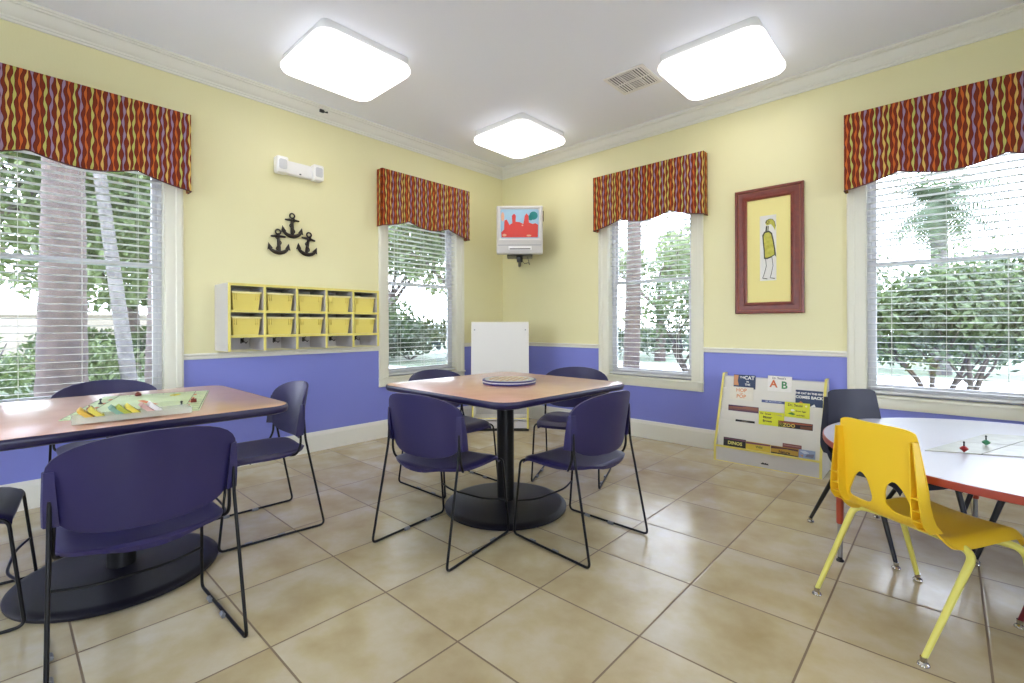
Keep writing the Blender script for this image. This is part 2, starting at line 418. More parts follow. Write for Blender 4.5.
# profiles (proj, z)
def run(mb, prof, wall, a, b):
    # wall: 'L' along y at x=0 (+x into the room), 'R' along x at y=0 (-y into the room), 'B' back wall, 'S' side wall
    if wall == 'L': mb.prism([(p, z) for p, z in prof], a, b, 'y')
    elif wall == 'R': mb.prism([(-p, z) for p, z in prof], a, b, 'x')
    elif wall == 'B': mb.prism([(YM+p, z) for p, z in prof], a, b, 'x')
    else: mb.prism([(XM-p, z) for p, z in prof], a, b, 'y')
base = [(0, 0), (0.016, 0), (0.016, 0.14), (0.012, 0.15), (0.011, 0.160), (0.006, 0.171), (0, 0.172)]
for nm, w, a, b in (('left', 'L', YM, 0), ('right', 'R', 0, XM), ('back', 'B', 0, XM), ('side', 'S', YM, 0)):
    mb = MB()
    if w == 'S': run(mb, base, w, YM, DY0); run(mb, base, w, DY1, 0)
    else: run(mb, base, w, a, b)
    S('baseboard_'+nm, mb, M['trim'], 'tall white baseboard along the %s wall' % nm, 'baseboard', 20)
crown = [(0, 2.943), (0.012, 2.943), (0.014, 2.957), (0.020, 2.960), (0.020, 2.972), (0.028, 2.978), (0.040, 2.988), (0.052, 3.004), (0.060, 3.020), (0.066, 3.030), (0.078, 3.034), (0.078, 3.044), (0.088, 3.048), (0.090, CE), (0, CE)]
mb = MB(); run(mb, crown, 'L', YM, 0); S('trim_1', mb, M['trim'], 'white crown moulding along the wall with the anchors', 'crown moulding', 20)
mb = MB(); run(mb, crown, 'R', 0, XM); S('trim_2', mb, M['trim'], 'white crown moulding along the wall with the bird picture', 'crown moulding', 20)
mb = MB(); run(mb, crown, 'B', 0, XM); run(mb, crown, 'S', YM, 0); S('trim_3', mb, M['trim'], 'white crown moulding along the walls behind the camera', 'crown moulding', 20)
rail = [(0, 0.8635), (0.010, 0.8635), (0.014, 0.872), (0.014, 0.888), (0.022, 0.892), (0.025, 0.898), (0.022, 0.906), (0, 0.908)]
mb = MB()
for a, b in ((YM, -4.494), (-3.392, -1.773), (-0.656, 0)): run(mb, rail, 'L', a, b)
S('trim_4', mb, M['trim'], 'white chair rail dividing yellow from blue on the cubby wall', 'chair rail', 20)
mb = MB()
for a, b in ((0, 1.415), (2.515, 3.577), (4.677, XM)): run(mb, rail, 'R', a, b)
S('trim_5', mb, M['trim'], 'white chair rail dividing yellow from blue on the picture wall', 'chair rail', 20)
mb = MB(); run(mb, rail, 'S', YM, DY0); run(mb, rail, 'S', DY1, WINS_S[0][0]-0.108); run(mb, rail, 'S', WINS_S[0][1]+0.108, 0); cur_ = 0
for a_, b_ in WINS_B: run(mb, rail, 'B', cur_, a_-0.108); cur_ = b_+0.108
run(mb, rail, 'B', cur_, XM)
S('trim_6', mb, M['trim'], 'white chair rail on the walls behind the camera', 'chair rail', 20)

# ------------------------------------------------------------------ windows, blinds, valances
# local frame of a window: X along the wall, +Y outwards, origin on the wall face at the centre of the opening
def wtf(side, c):
    return {'L': ((0, c, 0), R(90)), 'R': ((c, 0, 0), 0.0), 'B': ((c, YM, 0), R(180)), 'S': ((XM, c, 0), R(-90))}[side]
def make_window(n, side, a, b, label, blabel, vlabel):
    c = (a+b)/2; w = b-a; loc, rz = wtf(side, c)
    root = empty('window_%d' % n, loc, rz); tag(root, label, 'window', kind='structure')
    h = w/2
    # casing with a stepped profile
    m = MB(); cw = 0.108
    for s in (-1, 1):
        pr = [(s*h, 0), (s*h, -0.010), (s*(h+0.012), -0.014), (s*(h+0.06), -0.014), (s*(h+0.066), -0.020), (s*(h+cw-0.012), -0.022), (s*(h+cw), -0.016), (s*(h+cw), 0)]
        m.prism([(x, y) for x, y in pr], 0.504, WZ1+cw, 'z')
    m.box((-h-cw, -0.018, WZ1), (h+cw, 0, WZ1+cw), 0.002)
    build('casing', m, M['casing'], root, 20)
    m = MB(); m.box((-h-cw-0.004, -0.034, 0.577), (h+cw+0.004, 0.0, 0.595), 0.004); m.box((-h, -0.002, 0.582), (h, 0.07, 0.5955), 0.001)
    build('window_sill', m, M['casing'], root)
    m = MB(); m.box((-h-cw+0.002, -0.0165, 0.504), (h+cw-0.002, -0.0005, 0.577), 0.003); build('apron', m, M['casing'], root)
    m = MB()
    for s in (-1, 1): m.box((min(s*h, s*(h-0.006)), 0, 0.596), (max(s*h, s*(h-0.006)), WT, WZ1))
    m.box((-h, 0, WZ1-0.006), (h, WT, WZ1)); build('jamb', m, M['casing'], root, 0)
    hi = h-0.006
    m = MB(); y0, y1 = 0.075, 0.135
    def fr(m, x0, x1, z0, z1, t, y0, y1, bot=None):
        bot = bot or t
        m.box((x0, y0, z0), (x0+t, y1, z1), 0.003); m.box((x1-t, y0, z0), (x1, y1, z1), 0.003)
        m.box((x0+t, y0, z1-t), (x1-t, y1, z1), 0.003); m.box((x0+t, y0, z0), (x1-t, y1, z0+bot), 0.003)
    fr(m, -hi, hi, 0.597, WZ1-0.006, 0.022, 0.072, 0.138); build('window_frame', m, M['vinyl'], root)
    m = MB(); fr(m, -hi+0.022, hi-0.022, 0.619, 1.565, 0.032, 0.078, 0.100, 0.05); o1 = build('sash', m, M['vinyl'], root)
    m = MB(); fr(m, -hi+0.022, hi-0.022, 1.530, WZ1-0.03, 0.032, 0.106, 0.128); o2 = build('sash', m, M['vinyl'], root)
    m = MB(); m.box((-hi+0.05, 0.087, 0.665), (hi-0.05, 0.090, 1.54)); g = build('pane', m, M['glass'], o1, 0)
    m = MB(); m.box((-hi+0.05, 0.115, 1.555), (hi-0.05, 0.118, WZ1-0.055)); g = build('pane', m, M['glass'], o2, 0)
    m = MB()
    for s in (-1, 1): m.box((s*0.22-0.022, 0.070, 1.545), (s*0.22+0.022, 0.079, 1.556), 0.002)
    if not blabel: return root
    # BL
    br = empty('window_blind', loc, rz); tag(br, blabel, 'blind', 'horizontal blinds in the windows')
    m = MB(); m.box((-hi+0.004, 0.008, WZ1-0.055), (hi-0.004, 0.060, WZ1-0.008), 0.003); build('headrail', m, M['blind'], br)
    m = MB(); m.box((-hi+0.006, 0.010, 0.610), (hi-0.006, 0.058, 0.626), 0.004); build('bottom_rail', m, M['blind'], br)
    m = MB(); z = 0.652; t = 0.0465; sw = 0.024; yc = 0.034
    tilt = R(-4)
    while z < WZ1-0.06:
        vs = []
        for x in (-hi+0.006, hi-0.006):
            for k in range(5):
                u = -1+k*0.5; yy = u*sw; zz = 0.0022*(1-u*u)
                for dz in (0.0011, -0.0011):
                    vs.append((x, yc+yy*math.cos(tilt), z+zz+dz+yy*math.sin(tilt)))
        fs = []
        for k in range(4):
            a_ = k*2; fs.append((a_, a_+2, a_+12, a_+10)); fs.append((a_+1, a_+11, a_+13, a_+3))
        fs += [(0, 10, 11, 1), (8, 9, 19, 18), (0, 1, 3, 5, 7, 9, 8, 6, 4, 2), (10, 12, 14, 16, 18, 19, 17, 15, 13, 11)]
        m.add(vs, fs); z += t
    build('slats', m, M['blind'], br, 20)
    for x in (-w*0.33, 0, w*0.33):
        m = MB()
        for yy in (0.0085, 0.0595): m.tube([(x, yy, 0.612), (x, yy, WZ1-0.05)], 0.0011, 5)
        build('ladder_cord', m, M['cord'], br)
    m = MB(); m.tube([(-hi+0.07, 0.004, WZ1-0.06), (-hi+0.07, 0.002, 1.50)], 0.003, 6); build('tilt_wand', m, M['cord'], br)
    # valance: an upholstered cornice box with a scalloped lower edge
    vc = c+{1: 0.006, 2: -0.014, 3: 0.025, 4: 0.02}[n]
    loc2, rz2 = wtf(side, vc)
    vr = empty('window_valance', loc2, rz2); tag(vr, vlabel, 'valance', 'striped cornice valances over the windows')
    W = 1.14/2; D = 0.115; zt = 2.64
    def zb(x):
        a = abs(x)
        if a <= 0.26: return 2.112+0.056*(a/0.26)**1.8
        t = (a-0.26)/(W-0.26)
        return 2.168-0.082*(t**0.75)+0.02*math.sin(PI*t)*t*-0.3
    N = 60; xs = [-W+2*W*i/N for i in range(N+1)]
    m = MB(); vs = []; fs = []
    for x in xs:
        b_ = zb(x); vs += [(x, -D, b_), (x, -D, zt), (x, -D+0.014, b_), (x, -D+0.014, zt)]
    for i in range(N):
        q = 4*i; fs += [(q, q+4, q+5, q+1), (q+2, q+3, q+7, q+6), (q, q+2, q+6, q+4), (q+1, q+5, q+7, q+3)]
    fs += [(0, 1, 3, 2), (4*N, 4*N+2, 4*N+3, 4*N+1)]
    m.add(vs, fs)
    for s in (-1, 1): m.box((min(s*W, s*(W-0.014)), -D+0.0005, 2.086), (max(s*W, s*(W-0.014)), -0.024, zt-0.0005))
    m.box((-W+0.014, -D+0.014, zt-0.014), (W-0.014, -0.024, zt-0.001))
    build('fabric_panel', m, M['stripe'], vr, 30)
    m = MB(); m.tube([(x, -D-0.001, zb(x)) for x in xs], 0.0042, 6)
    for s in (-1, 1): m.tube([(s*W, -D, 2.086), (s*W, -0.024, 2.086)], 0.0042, 6)
    build('piping', m, M['piping'], vr)
    return root
make_window(1, 'L', *WINS_L[0], 'white double hung window at the left edge, behind the game board table', 'white blind with a thick tree trunk behind its slats', 'striped valance over the window looking on the thick trunk')
make_window(2, 'L', *WINS_L[1], 'white double hung window between the cubby unit and the room corner', 'white blind in the window beside the cubby unit', 'striped valance between the cubby unit and the television')
make_window(3, 'R', *WINS_R[0], 'white double hung window between the television and the bird picture', 'white blind in the window between television and bird picture', 'striped valance between the television and the bird picture')
make_window(4, 'R', *WINS_R[1], 'white double hung window at the right edge, behind the round table', 'white blind with a bushy tree and palm behind its slats', 'striped valance over the window behind the round table')

for k_, (a_, b_) in enumerate(WINS_B): make_window(5+k_, 'B', a_, b_, 'white double hung window added behind the camera for daylight', None, None)  # unseen windows, added to let more daylight into the room
make_window(8, 'S', WINS_S[0][0], WINS_S[0][1], 'white double hung window added in the unseen side wall for daylight', None, None)  # unseen window, added as another source of daylight
dr = empty('added_door_1', (XM, (DY0+DY1)/2, 0), R(-90)); tag(dr, 'wide glass sliding door added in the unseen side wall for daylight', 'door', kind='structure')  # unseen door, added so daylight reaches the left wall
hd_ = (DY1-DY0)/2
m = MB()
for s in (-1, 1): m.box((min(s*hd_, s*(hd_-0.04)), 0.0, 0), (max(s*hd_, s*(hd_-0.04)), WT, DZ))
m.box((-hd_+0.04, 0, DZ-0.04), (hd_-0.04, WT, DZ)); build('door_frame', m, M['vinyl'], dr, 0)
for s in (-1, 1):
    x0, x1 = (-hd_+0.04, 0.03) if s < 0 else (-0.03, hd_-0.04); y = 0.03 if s < 0 else 0.08
    m = MB(); m.box((x0, y, 0.0), (x0+0.06, y+0.035, DZ-0.04)); m.box((x1-0.06, y, 0.0), (x1, y+0.035, DZ-0.04)); m.box((x0+0.06, y, 0), (x1-0.06, y+0.035, 0.08)); m.box((x0+0.06, y, DZ-0.11), (x1-0.06, y+0.035, DZ-0.04))
    o_ = build('door_panel', m, M['vinyl'], dr, 0); m = MB(); m.box((x0+0.06, y+0.015, 0.08), (x1-0.06, y+0.019, DZ-0.11)); build('pane', m, M['glass'], o_, 0)

# ------------------------------------------------------------------ ceiling lights
def make_light():
    root = empty('ceiling_light', (0, 0, CE))
    m = MB(); m.prism(rrect(0.655, 0.655, 0.04), -0.062, -0.0005, 'z', 0.006); build('mounting_base', m, M['lampbase'], root)
    m = MB()
    # pillow shaped acrylic diffuser
    rings = [(0.64, 0.09, -0.0625), (0.700, 0.10, -0.065), (0.715, 0.11, -0.076), (0.715, 0.11, -0.092), (0.695, 0.10, -0.108), (0.64, 0.085, -0.118), (0.5, 0.06, -0.123)]
    n = 0
    vs = []
    for (w, r, z) in rings: 
        pts = rrect(w, w, r, 6); n = len(pts); vs += [(x, y, z) for x, y in pts]
    fs = []; fe = []
    for i in range(len(rings)-1):
        for k in range(n):
            k2 = (k+1) % n; (fe if i < 3 else fs).append((i*n+k, i*n+k2, (i+1)*n+k2, (i+1)*n+k))
    fe.append(tuple(range(n))); fs.append(tuple((len(rings)-1)*n+k for k in range(n))[::-1])
    m.add(vs, fs+fe); m.mi = [0]*len(fs)+[1]*len(fe); build('diffuser', m, [M['lamp'], M['lamprim']], root, 60)
    return root
L0 = make_light()
spots = [((0.930, -2.600), 'square glowing ceiling light above the anchors and board game table'), ((0.960, -0.745), 'square glowing ceiling light nearest the room corner, above the television'),
         ((2.93, -0.755), 'square glowing ceiling light beside the air vent'), ((2.93, -2.75), 'square glowing ceiling light added out of view over the near side of the square table')]  # last fixture is out of view, added to light the near side
for i, ((x, y), lb) in enumerate(spots):
    o = L0 if i == 0 else copy_tree(L0)
    o.location = (x, y, CE); tag(o, lb, 'ceiling light', 'square ceiling lights')

# air vent
vr = empty('air_vent', (2.295, -0.89, CE)); tag(vr, 'white square louvred air vent in the ceiling', 'air vent')
m = MB(); w = 0.17
m.box((-w, -w, -0.008), (w, -w+0.028, -0.0005), 0.002); m.box((-w, w-0.028, -0.008), (w, w, -0.0005), 0.002)
m.box((-w, -w+0.028, -0.008), (-w+0.028, w-0.028, -0.0005), 0.002); m.box((w-0.028, -w+0.028, -0.008), (w, w-0.028, -0.0005), 0.002)
m.box((-w+0.028, -0.006, -0.007), (w-0.028, 0.006, -0.001)); 
for x in (-0.048, 0.048): m.box((x-0.005, -w+0.028, -0.0072), (x+0.005, w-0.028, -0.001))
build('frame', m, M['white'], vr)
m = MB()
cells = [(-0.142, -0.053, 0), (-0.043, 0.043, 1), (0.053, 0.142, 0)]
for (x0, x1, o_) in cells:
    for (y0, y1) in ((-0.142, -0.006), (0.006, 0.142)):
        if o_:
            for k in range(6):
                y = y0+(y1-y0)*(k+0.5)/6; m.box((x0, y-0.006, -0.0065), (x1, y+0.005, -0.0045), tf=None)
        else:
            for k in range(4):
                x = x0+(x1-x0)*(k+0.5)/4; m.box((x-0.006, y0, -0.0065), (x+0.006, y1, -0.0045))
build('louvres', m, M['white'], vr, 0)
m = MB(); m.box((-0.145, -0.145, -0.0035), (0.145, 0.145, -0.0008)); build('backing', m, M['dark'], vr, 0)

# small sensor on the crown moulding
t = empty('alarm_sensor', (0.060, -2.36, 3.012)); tag(t, 'tiny dark device stuck on the crown moulding', 'sensor')
m = MB(); m.box((-0.004, -0.030, -0.012), (0.014, 0.008, 0.014), 0.003); build('housing', m, M['black'], t)
m = MB(); m.tube([(0.006, 0.006, 0.0), (0.008, 0.022, -0.002), (0.006, 0.040, 0.004)], [0.008, 0.005, 0.009], 8); build('clip', m, M['black'], t)

# emergency light
t = empty('emergency_light', (0, -2.56, 2.455)); tag(t, 'white twin head emergency light high on the yellow wall', 'emergency light')
m = MB(); m.box((0.001, -0.105, -0.062), (0.060, 0.105, 0.048), 0.008); build('body', m, M['white'], t)
for s in (-1, 1):
    m = MB(); m.box((0.001, min(s*0.105, s*0.20), -0.070), (0.088, max(s*0.105, s*0.20), 0.068), 0.016, 3); hd = build('lamp_head', m, M['white'], t)
    m = MB(); m.prism(rrect(0.062, 0.082, 0.014, cx=s*0.153, cy=0.0), 0.0875, 0.093, 'x', 0.002); build('lens', m, M['lens'], hd)
m = MB(); m.box((0.0602, -0.008, -0.052), (0.063, 0.008, -0.042), 0.001); build('test_button', m, M['black'], t)

# ------------------------------------------------------------------ wall anchors
def make_anchor(name, y, z, tilt, flip, label):
    root = empty(name, (0, y, z)); tag(root, label, 'wall decoration', 'black anchors on the yellow wall')
    tf = Matrix.Rotation(R(tilt), 4, 'X')
    X = 0.014
    m = MB()
    m.tube([(X, 0, 0.065), (X, 0, 0.02), (X, 0, -0.045), (X, 0, -0.085)], [0.009, 0.012, 0.015, 0.014], 10, tf=tf)
    m.tube([(X, 0.02*math.cos(a), 0.084+0.02*math.sin(a)) for a in [2*PI*k/20 for k in range(20)]], 0.0065, 8, closed=True, tf=tf)
    m.tube([(X, -0.052, 0.046), (X, 0, 0.050), (X, 0.052, 0.046)], [0.008, 0.0125, 0.008], 8, tf=tf)
    for s in (-1, 1): m.lathe([(0.0005, -0.008), (0.0075, -0.004), (0.0075, 0.004), (0.0005, 0.008)], (X, s*0.054, 0.046), 8, tf=tf)
    arc = [(X, 0.082*math.sin(a), -0.022-0.068*math.cos(a)*(1.0 if 1 else 1)) for a in [R(-68+136*k/16) for k in range(17)]]
    m.tube(arc, [0.009+0.008*math.cos((k-8)/8*1.4) for k in range(17)], 8, tf=tf)
    for s in (-1, 1):   # flukes
        a = R(68); c = Vector((X, s*0.082*math.sin(a), -0.022-0.068*math.cos(a)))
        pts = [(c.y-s*0.026, c.z-0.006), (c.y+s*0.016, c.z-0.020), (c.y+s*0.006, c.z+0.038)]
        m.prism(pts, X-0.004, X+0.005, 'x', 0.0015, tf=tf)
    m.prism([(-0.018, -0.088), (0.018, -0.088), (0, -0.106)], X-0.006, X+0.007, 'x', 0.0015, tf=tf)
    m.tube([(0.002, 0, -0.02), (X, 0, -0.02)], 0.004, 6, tf=tf)
    a1 = build('anchor_body', m, M['iron'], root)
    m = MB(); rp = []
    for k in range(30):
        t_ = k/29; rp.append((X+0.012*math.cos(t_*9), flip*0.020*math.sin(t_*9), 0.07-0.14*t_))
    m.tube(rp, 0.0050, 6, tf=tf); build('rope', m, M['iron'], root)
make_anchor('anchor', -2.61, 1.968, 0, 1, 'topmost of the three black anchors on the wall')
make_anchor('anchor', -2.722, 1.816, 3, -1, 'black anchor below the top one, on the emergency light side away from the window')
make_anchor('anchor', -2.477, 1.826, -8, 1, 'tilted black anchor of the trio, nearer the narrow window')

# ------------------------------------------------------------------ cubby unit
CY0, CY1, CZ0, CZ1, CD = -3.19, -1.955, 0.9275, 1.428, 0.305
t = empty('wall_cubby', (0, (CY0+CY1)/2, CZ0)); tag(t, 'white wall cubby unit with yellow edges, ten bins and coat hooks', 'cubby shelf')
W = CY1-CY0; hw = W/2; H = CZ1-CZ0
T = 0.019
sh1, sh2 = 1.222-CZ0, 1.036-CZ0
cols = [-hw+T/2+(W-T)*k/5 for k in range(6)]
for k in (0, 5): m = MB(); m.box((0.001, cols[k]-T/2, 0), (CD, cols[k]+T/2, H)); build('side_panel', m, M['greymel'], t, 0)
for k in range(1, 5): m = MB(); m.box((0.012, cols[k]-T/2, 0.0), (CD, cols[k]+T/2, H-T)); build('divider', m, M['greymel'], t, 0)
m = MB(); m.box((0.001, -hw+T, H-T), (CD, hw-T, H)); build('top', m, M['greymel'], t, 0)
for z in (sh1, sh2):
    m = MB()
    for k in range(5): m.box((0.012, cols[k]+T/2, z-T/2), (CD, cols[k+1]-T/2, z+T/2))
    build('shelf', m, M['greymel'], t, 0)
m = MB(); m.box((0.001, -hw+T, 0.0), (0.0115, hw-T, H-T)); build('back_panel', m, M['greymel'], t, 0)
m = MB(); e0, e1 = CD, CD+0.003
for c in cols: m.box((e0, c-T/2, 0), (e1, c+T/2, H-T))
m.box((e0, -hw, H-T), (e1, hw, H)); m.box((0.001, -hw, H), (e1, hw, H+0.002)) if False else None
for z in (sh1, sh2):
    for k in range(5): m.box((e0, cols[k]+T/2, z-T/2), (e1, cols[k+1]-T/2, z+T/2))
build('edge_banding', m, M['yedge'], t, 0, label='yellow front edging')
for k in range(5):
    yc = (cols[k]+cols[k+1])/2+0.055; m = MB()
    m.box((0.0115, yc-0.012, 0.052), (0.016, yc+0.012, 0.088), 0.002)
    for s in (-1, 1):
        m.tube(rpath([(0.016, yc+s*0.004, 0.066), (0.040, yc+s*0.014, 0.056), (0.046, yc+s*0.018, 0.046), (0.058, yc+s*0.024, 0.062)], 0.01, 3), 0.0032, 6)
    m.tube(rpath([(0.016, yc, 0.078), (0.045, yc, 0.082), (0.055, yc, 0.098)], 0.01, 3), 0.0032, 6)
    build('coat_hook', m, M['iron'], t)
def make_bin():
    root = empty('storage_bin')
    m = MB()
    d0, d1 = 0.0, 0.262; wt, wb, h = 0.196, 0.170, 0.132; th = 0.004
    def ring(w, d_in, z): return [(d0+d_in, -w/2, z), (d1-d_in, -w/2, z), (d1-d_in, w/2, z), (d0+d_in, w/2, z)]
    o_b = ring(wb, 0.012, 0); o_t = ring(wt, 0.0, h); i_t = ring(wt-2*th, th, h); i_b = ring(wb-2*th, 0.012+th, th)
    m.add(o_b+o_t+i_t+i_b, [(3, 2, 1, 0)]+[(k, (k+1) % 4, 4+(k+1) % 4, 4+k) for k in range(4)]+[(4+k, 4+(k+1) % 4, 8+(k+1) % 4, 8+k) for k in range(4)]+[(8+k, 8+(k+1) % 4, 12+(k+1) % 4, 12+k) for k in range(4)]+[(12, 13, 14, 15)])
    for s in (-1, 1):
        for q in (0.66, 0.80):
            yy = s*wt/2*q; m.box((d1-0.010, yy-0.0035, 0.075), (d1+0.004, yy+0.0035, h-0.004), 0.001)
    build('bin_body', m, M['bin'], root, 30)
    m = MB(); lw = wt/2+0.004
    m.box((d1-0.004, -lw, h-0.010), (d1+0.010, lw, h+0.004), 0.002)
    for s in (-1, 1): m.box((d0, min(s*(lw-0.009), s*lw), h-0.008), (d1-0.004, max(s*(lw-0.009), s*lw), h+0.003), 0.002)
    m.box((d0-0.004, -lw, h-0.008), (d0+0.005, lw, h+0.003), 0.002)
    build('rim', m, M['binrim'], root, label='paler rim')
    return root
B0 = make_bin()
ordn = ['leftmost', 'second from the left', 'middle', 'second from the right', 'rightmost']
first = True
for r_, z in (('upper', CZ0+sh1+T/2), ('lower', CZ0+sh2+T/2)):
    for k in range(5):
        o = B0 if first else copy_tree(B0); first = False
        o.location = (0.026, (CY0+CY1)/2+(cols[k]+cols[k+1])/2, z+0.0008)
        tag(o, 'yellow plastic bin in the %s cubby row, %s of its five' % (r_, ordn[k]), 'storage bin', 'yellow bins in the wall cubby')

# ------------------------------------------------------------------ picture
t = empty('framed_picture', (3.047, 0, 1.723)); tag(t, 'red brown framed picture of a thin standing bird', 'picture')
hw, hh = 0.256, 0.521
m = MB()
def frame_prof(m, prof, hw, hh, mi=None):
    # prof: (inset from the outer edge, projection) ; mitred around the rectangle
    n = len(prof); vs = []
    for (sx, sz) in ((-1, -1), (1, -1), (1, 1), (-1, 1)):
        for (ins, pj) in prof: vs.append((sx*(hw-ins), -pj, sz*(hh-ins)))
    fs = []
    for c in range(4):
        c2 = (c+1) % 4
        for k in range(n):
            k2 = (k+1) % n; fs.append((c*n+k, c2*n+k, c2*n+k2, c*n+k2))
    m.add(vs, fs, mi)
frame_prof(m, [(0, 0.001), (0, 0.026), (0.008, 0.032), (0.020, 0.030), (0.024, 0.020), (0.030, 0.0185), (0.066, 0.0185), (0.072, 0.024), (0.082, 0.026), (0.094, 0.015), (0.094, 0.001)], hw, hh)
build('frame', m, M['frame'], t, 25)
m = MB(); frame_prof(m, [(0.0255, 0.019), (0.0255, 0.0215), (0.0285, 0.0215), (0.0285, 0.019)], hw, hh); frame_prof(m, [(0.0895, 0.019), (0.0895, 0.0215), (0.0925, 0.0195), (0.0925, 0.016)], hw, hh); build('gilt_line', m, M['fgold'], t, 0)
m = MB(); m.box((-hw+0.09, -0.010, -hh+0.09), (hw-0.09, -0.004, hh-0.09)); build('mat_board', m, M['matbd'], t, 0)
m = MB(); m.box((-0.064, -0.0108, -0.250), (0.058, -0.0099, 0.288)); art = build('drawing_card', m, M['paper'], t, 0)
def flat(pts, y0, y1): mm = MB(); mm.prism(pts, y0, y1, 'y'); return mm
by = -0.0112
m = flat([(-0.046, 0.128), (-0.030, 0.156), (0.006, 0.160), (0.028, 0.140), (0.040, 0.08), (0.052, 0.0), (0.058, -0.06), (0.046, -0.045), (0.020, -0.062), (-0.005, -0.072), (-0.034, -0.070), (-0.036, 0.0), (-0.042, 0.07)], by-0.0004, by)
bird = build('bird_outline', m, M['birdk'], art, 0)
m = flat([(-0.036, 0.12), (-0.024, 0.145), (0.004, 0.148), (0.020, 0.13), (0.032, 0.07), (0.042, 0.0), (0.044, -0.038), (0.018, -0.052), (-0.008, -0.060), (-0.025, -0.058), (-0.027, 0.0), (-0.033, 0.07)], by-0.0008, by-0.0002)
build('bird_body', m, M['birdy'], art, 0)
m = MB()
m.tube([(-0.018, by, 0.15), (-0.012, by, 0.20)], 0.006, 6); m.tube([(-0.004, by, 0.15), (0.0, by, 0.20)], 0.003, 6)
for x0, x1, x2, x3 in ((-0.022, -0.016, -0.034, -0.044), (0.026, 0.034, 0.020, 0.012)):
    m.tube([(x0, by, -0.06), (x1, by, -0.13), (x2, by, -0.20), (x3, by, -0.228), (x3+0.035, by, -0.236)], [0.0022, 0.0022, 0.0022, 0.003, 0.004], 5)
build('bird_legs', m, M['birdk'], art)
m = flat([(-0.022, 0.225), (-0.014, 0.246), (0.008, 0.256), (0.030, 0.252), (0.046, 0.230), (0.054, 0.19), (0.050, 0.155), (0.038, 0.185), (0.020, 0.212), (0.004, 0.208), (-0.012, 0.205)], by-0.0004, by)
build('bird_beak', m, M['birdy'], art, 0)
m = MB(); m.tube([(0.010*math.cos(a)-0.004, by-0.0006, 0.231+0.011*math.sin(a)) for a in [2*PI*k/14 for k in range(14)]], 0.002, 5, closed=True); m.tube([(-0.022, by-0.0004, 0.225), (-0.014, by-0.0004, 0.246), (0.008, by-0.0004, 0.256), (0.030, by-0.0004, 0.252), (0.046, by-0.0004, 0.230), (0.054, by-0.0004, 0.19)], 0.0022, 5)
build('bird_eye', m, M['birdk'], art)

# ------------------------------------------------------------------ television in the corner
tvz = 2.148
t = empty('television', (0.72, -0.48, tvz), R(-45-3)); tag(t, 'boxy silver television hung up in the room corner', 'television')
# local: -Y... face looks along -Y after rotation by about -135; here local -Y is the screen side
t.rotation_euler = (0, 0, R(42))
m = MB()
vs = []; 
def ringq(wt_, wb_, zt, zb, y): return [(-wb_/2, y, zb), (wb_/2, y, zb), (wt_/2, y, zt), (-wt_/2, y, zt)]
fr_ = ringq(0.510, 0.505, 0.262, -0.262, 0.0)
m.box((-0.252, 0.0, -0.262), (0.252, 0.09, 0.262), 0.014, 3)
build('front_housing', m, M['tvplast'], t)
m = MB(); q = [(0.24, 0.09), (0.235, 0.16), (0.16, 0.30), (0.13, 0.40)]
vs = []; fs = []
for (w_, y) in q:
    vs += [(-w_, y, -0.245 if y < 0.2 else -0.20), (w_, y, -0.245 if y < 0.2 else -0.20), (w_, y, w_*1.0), (-w_, y, w_*1.0)]
for i in range(3):
    for k in range(4): fs.append((i*4+k, i*4+(k+1) % 4, i*4+4+(k+1) % 4, i*4+4+k))
fs += [(0, 1, 2, 3), (12, 15, 14, 13)]
m.add(vs, fs); build('rear_housing', m, M['tvback'], t, 20)
# bezel as a ring around the tube
m = MB()
bz = [(0.0, 0.0), (0.0, 0.010), (0.014, 0.014), (0.028, 0.008), (0.030, 0.0)]
n = len(bz); vs = []
for (sx, sz) in ((-1, -1), (1, -1), (1, 1), (-1, 1)):
    for (ins, pj) in bz: vs.append((sx*(0.238-ins), -pj, 0.062+sz*(0.190-ins)))
fs = [(c*n+k, ((c+1) % 4)*n+k, ((c+1) % 4)*n+(k+1) % n, c*n+(k+1) % n) for c in range(4) for k in range(n)]
m.add(vs, fs); build('bezel', m, M['tvplast'], t, 25)
m = MB(); m.prism(rrect(0.415, 0.315, 0.02, cx=0, cy=0.062), -0.004, 0.002, 'y', 0.001)
M['scr'] = mat('screen_sky_blue', (140, 170, 186), 0.25, emit=0.18)
M['scrred'] = mat('screen_red', (186, 52, 44), 0.25, emit=0.18)
M['scrteal'] = mat('screen_teal', (30, 116, 112), 0.25, emit=0.18)
M['scrpink'] = mat('screen_pink', (200, 150, 120), 0.25, emit=0.18)
scr = build('screen', m, M['scr'], t, 30, label='lit screen with red hills under a pale blue sky')
def blob(pts, y): return flat(pts, y-0.0006, y)
def circ(cx, cy, r, n=18, ry=None): return [(cx+r*math.cos(2*PI*k/n), cy+(ry or r)*math.sin(2*PI*k/n)) for k in range(n)]
m = blob(circ(0.150, 0.150, 0.045), -0.0045); m.prism(circ(0.118, 0.128, 0.030), -0.0051, -0.0045, 'y'); build('screen_picture', m, M['scrteal'], scr, 0)
m = blob([(-0.196, -0.085), (0.196, -0.085), (0.200, 0.05), (0.170, 0.068), (0.14, 0.06), (0.10, 0.075), (0.095, 0.15), (0.075, 0.175), (0.055, 0.15), (0.040, 0.06), (0.0, 0.08), (-0.045, 0.085), (-0.04, 0.15), (-0.06, 0.172), (-0.085, 0.15), (-0.08, 0.07), (-0.11, 0.05), (-0.14, 0.11), (-0.165, 0.10), (-0.17, 0.0), (-0.2, -0.03)], -0.0052)
build('screen_picture', m, M['scrred'], scr, 0)
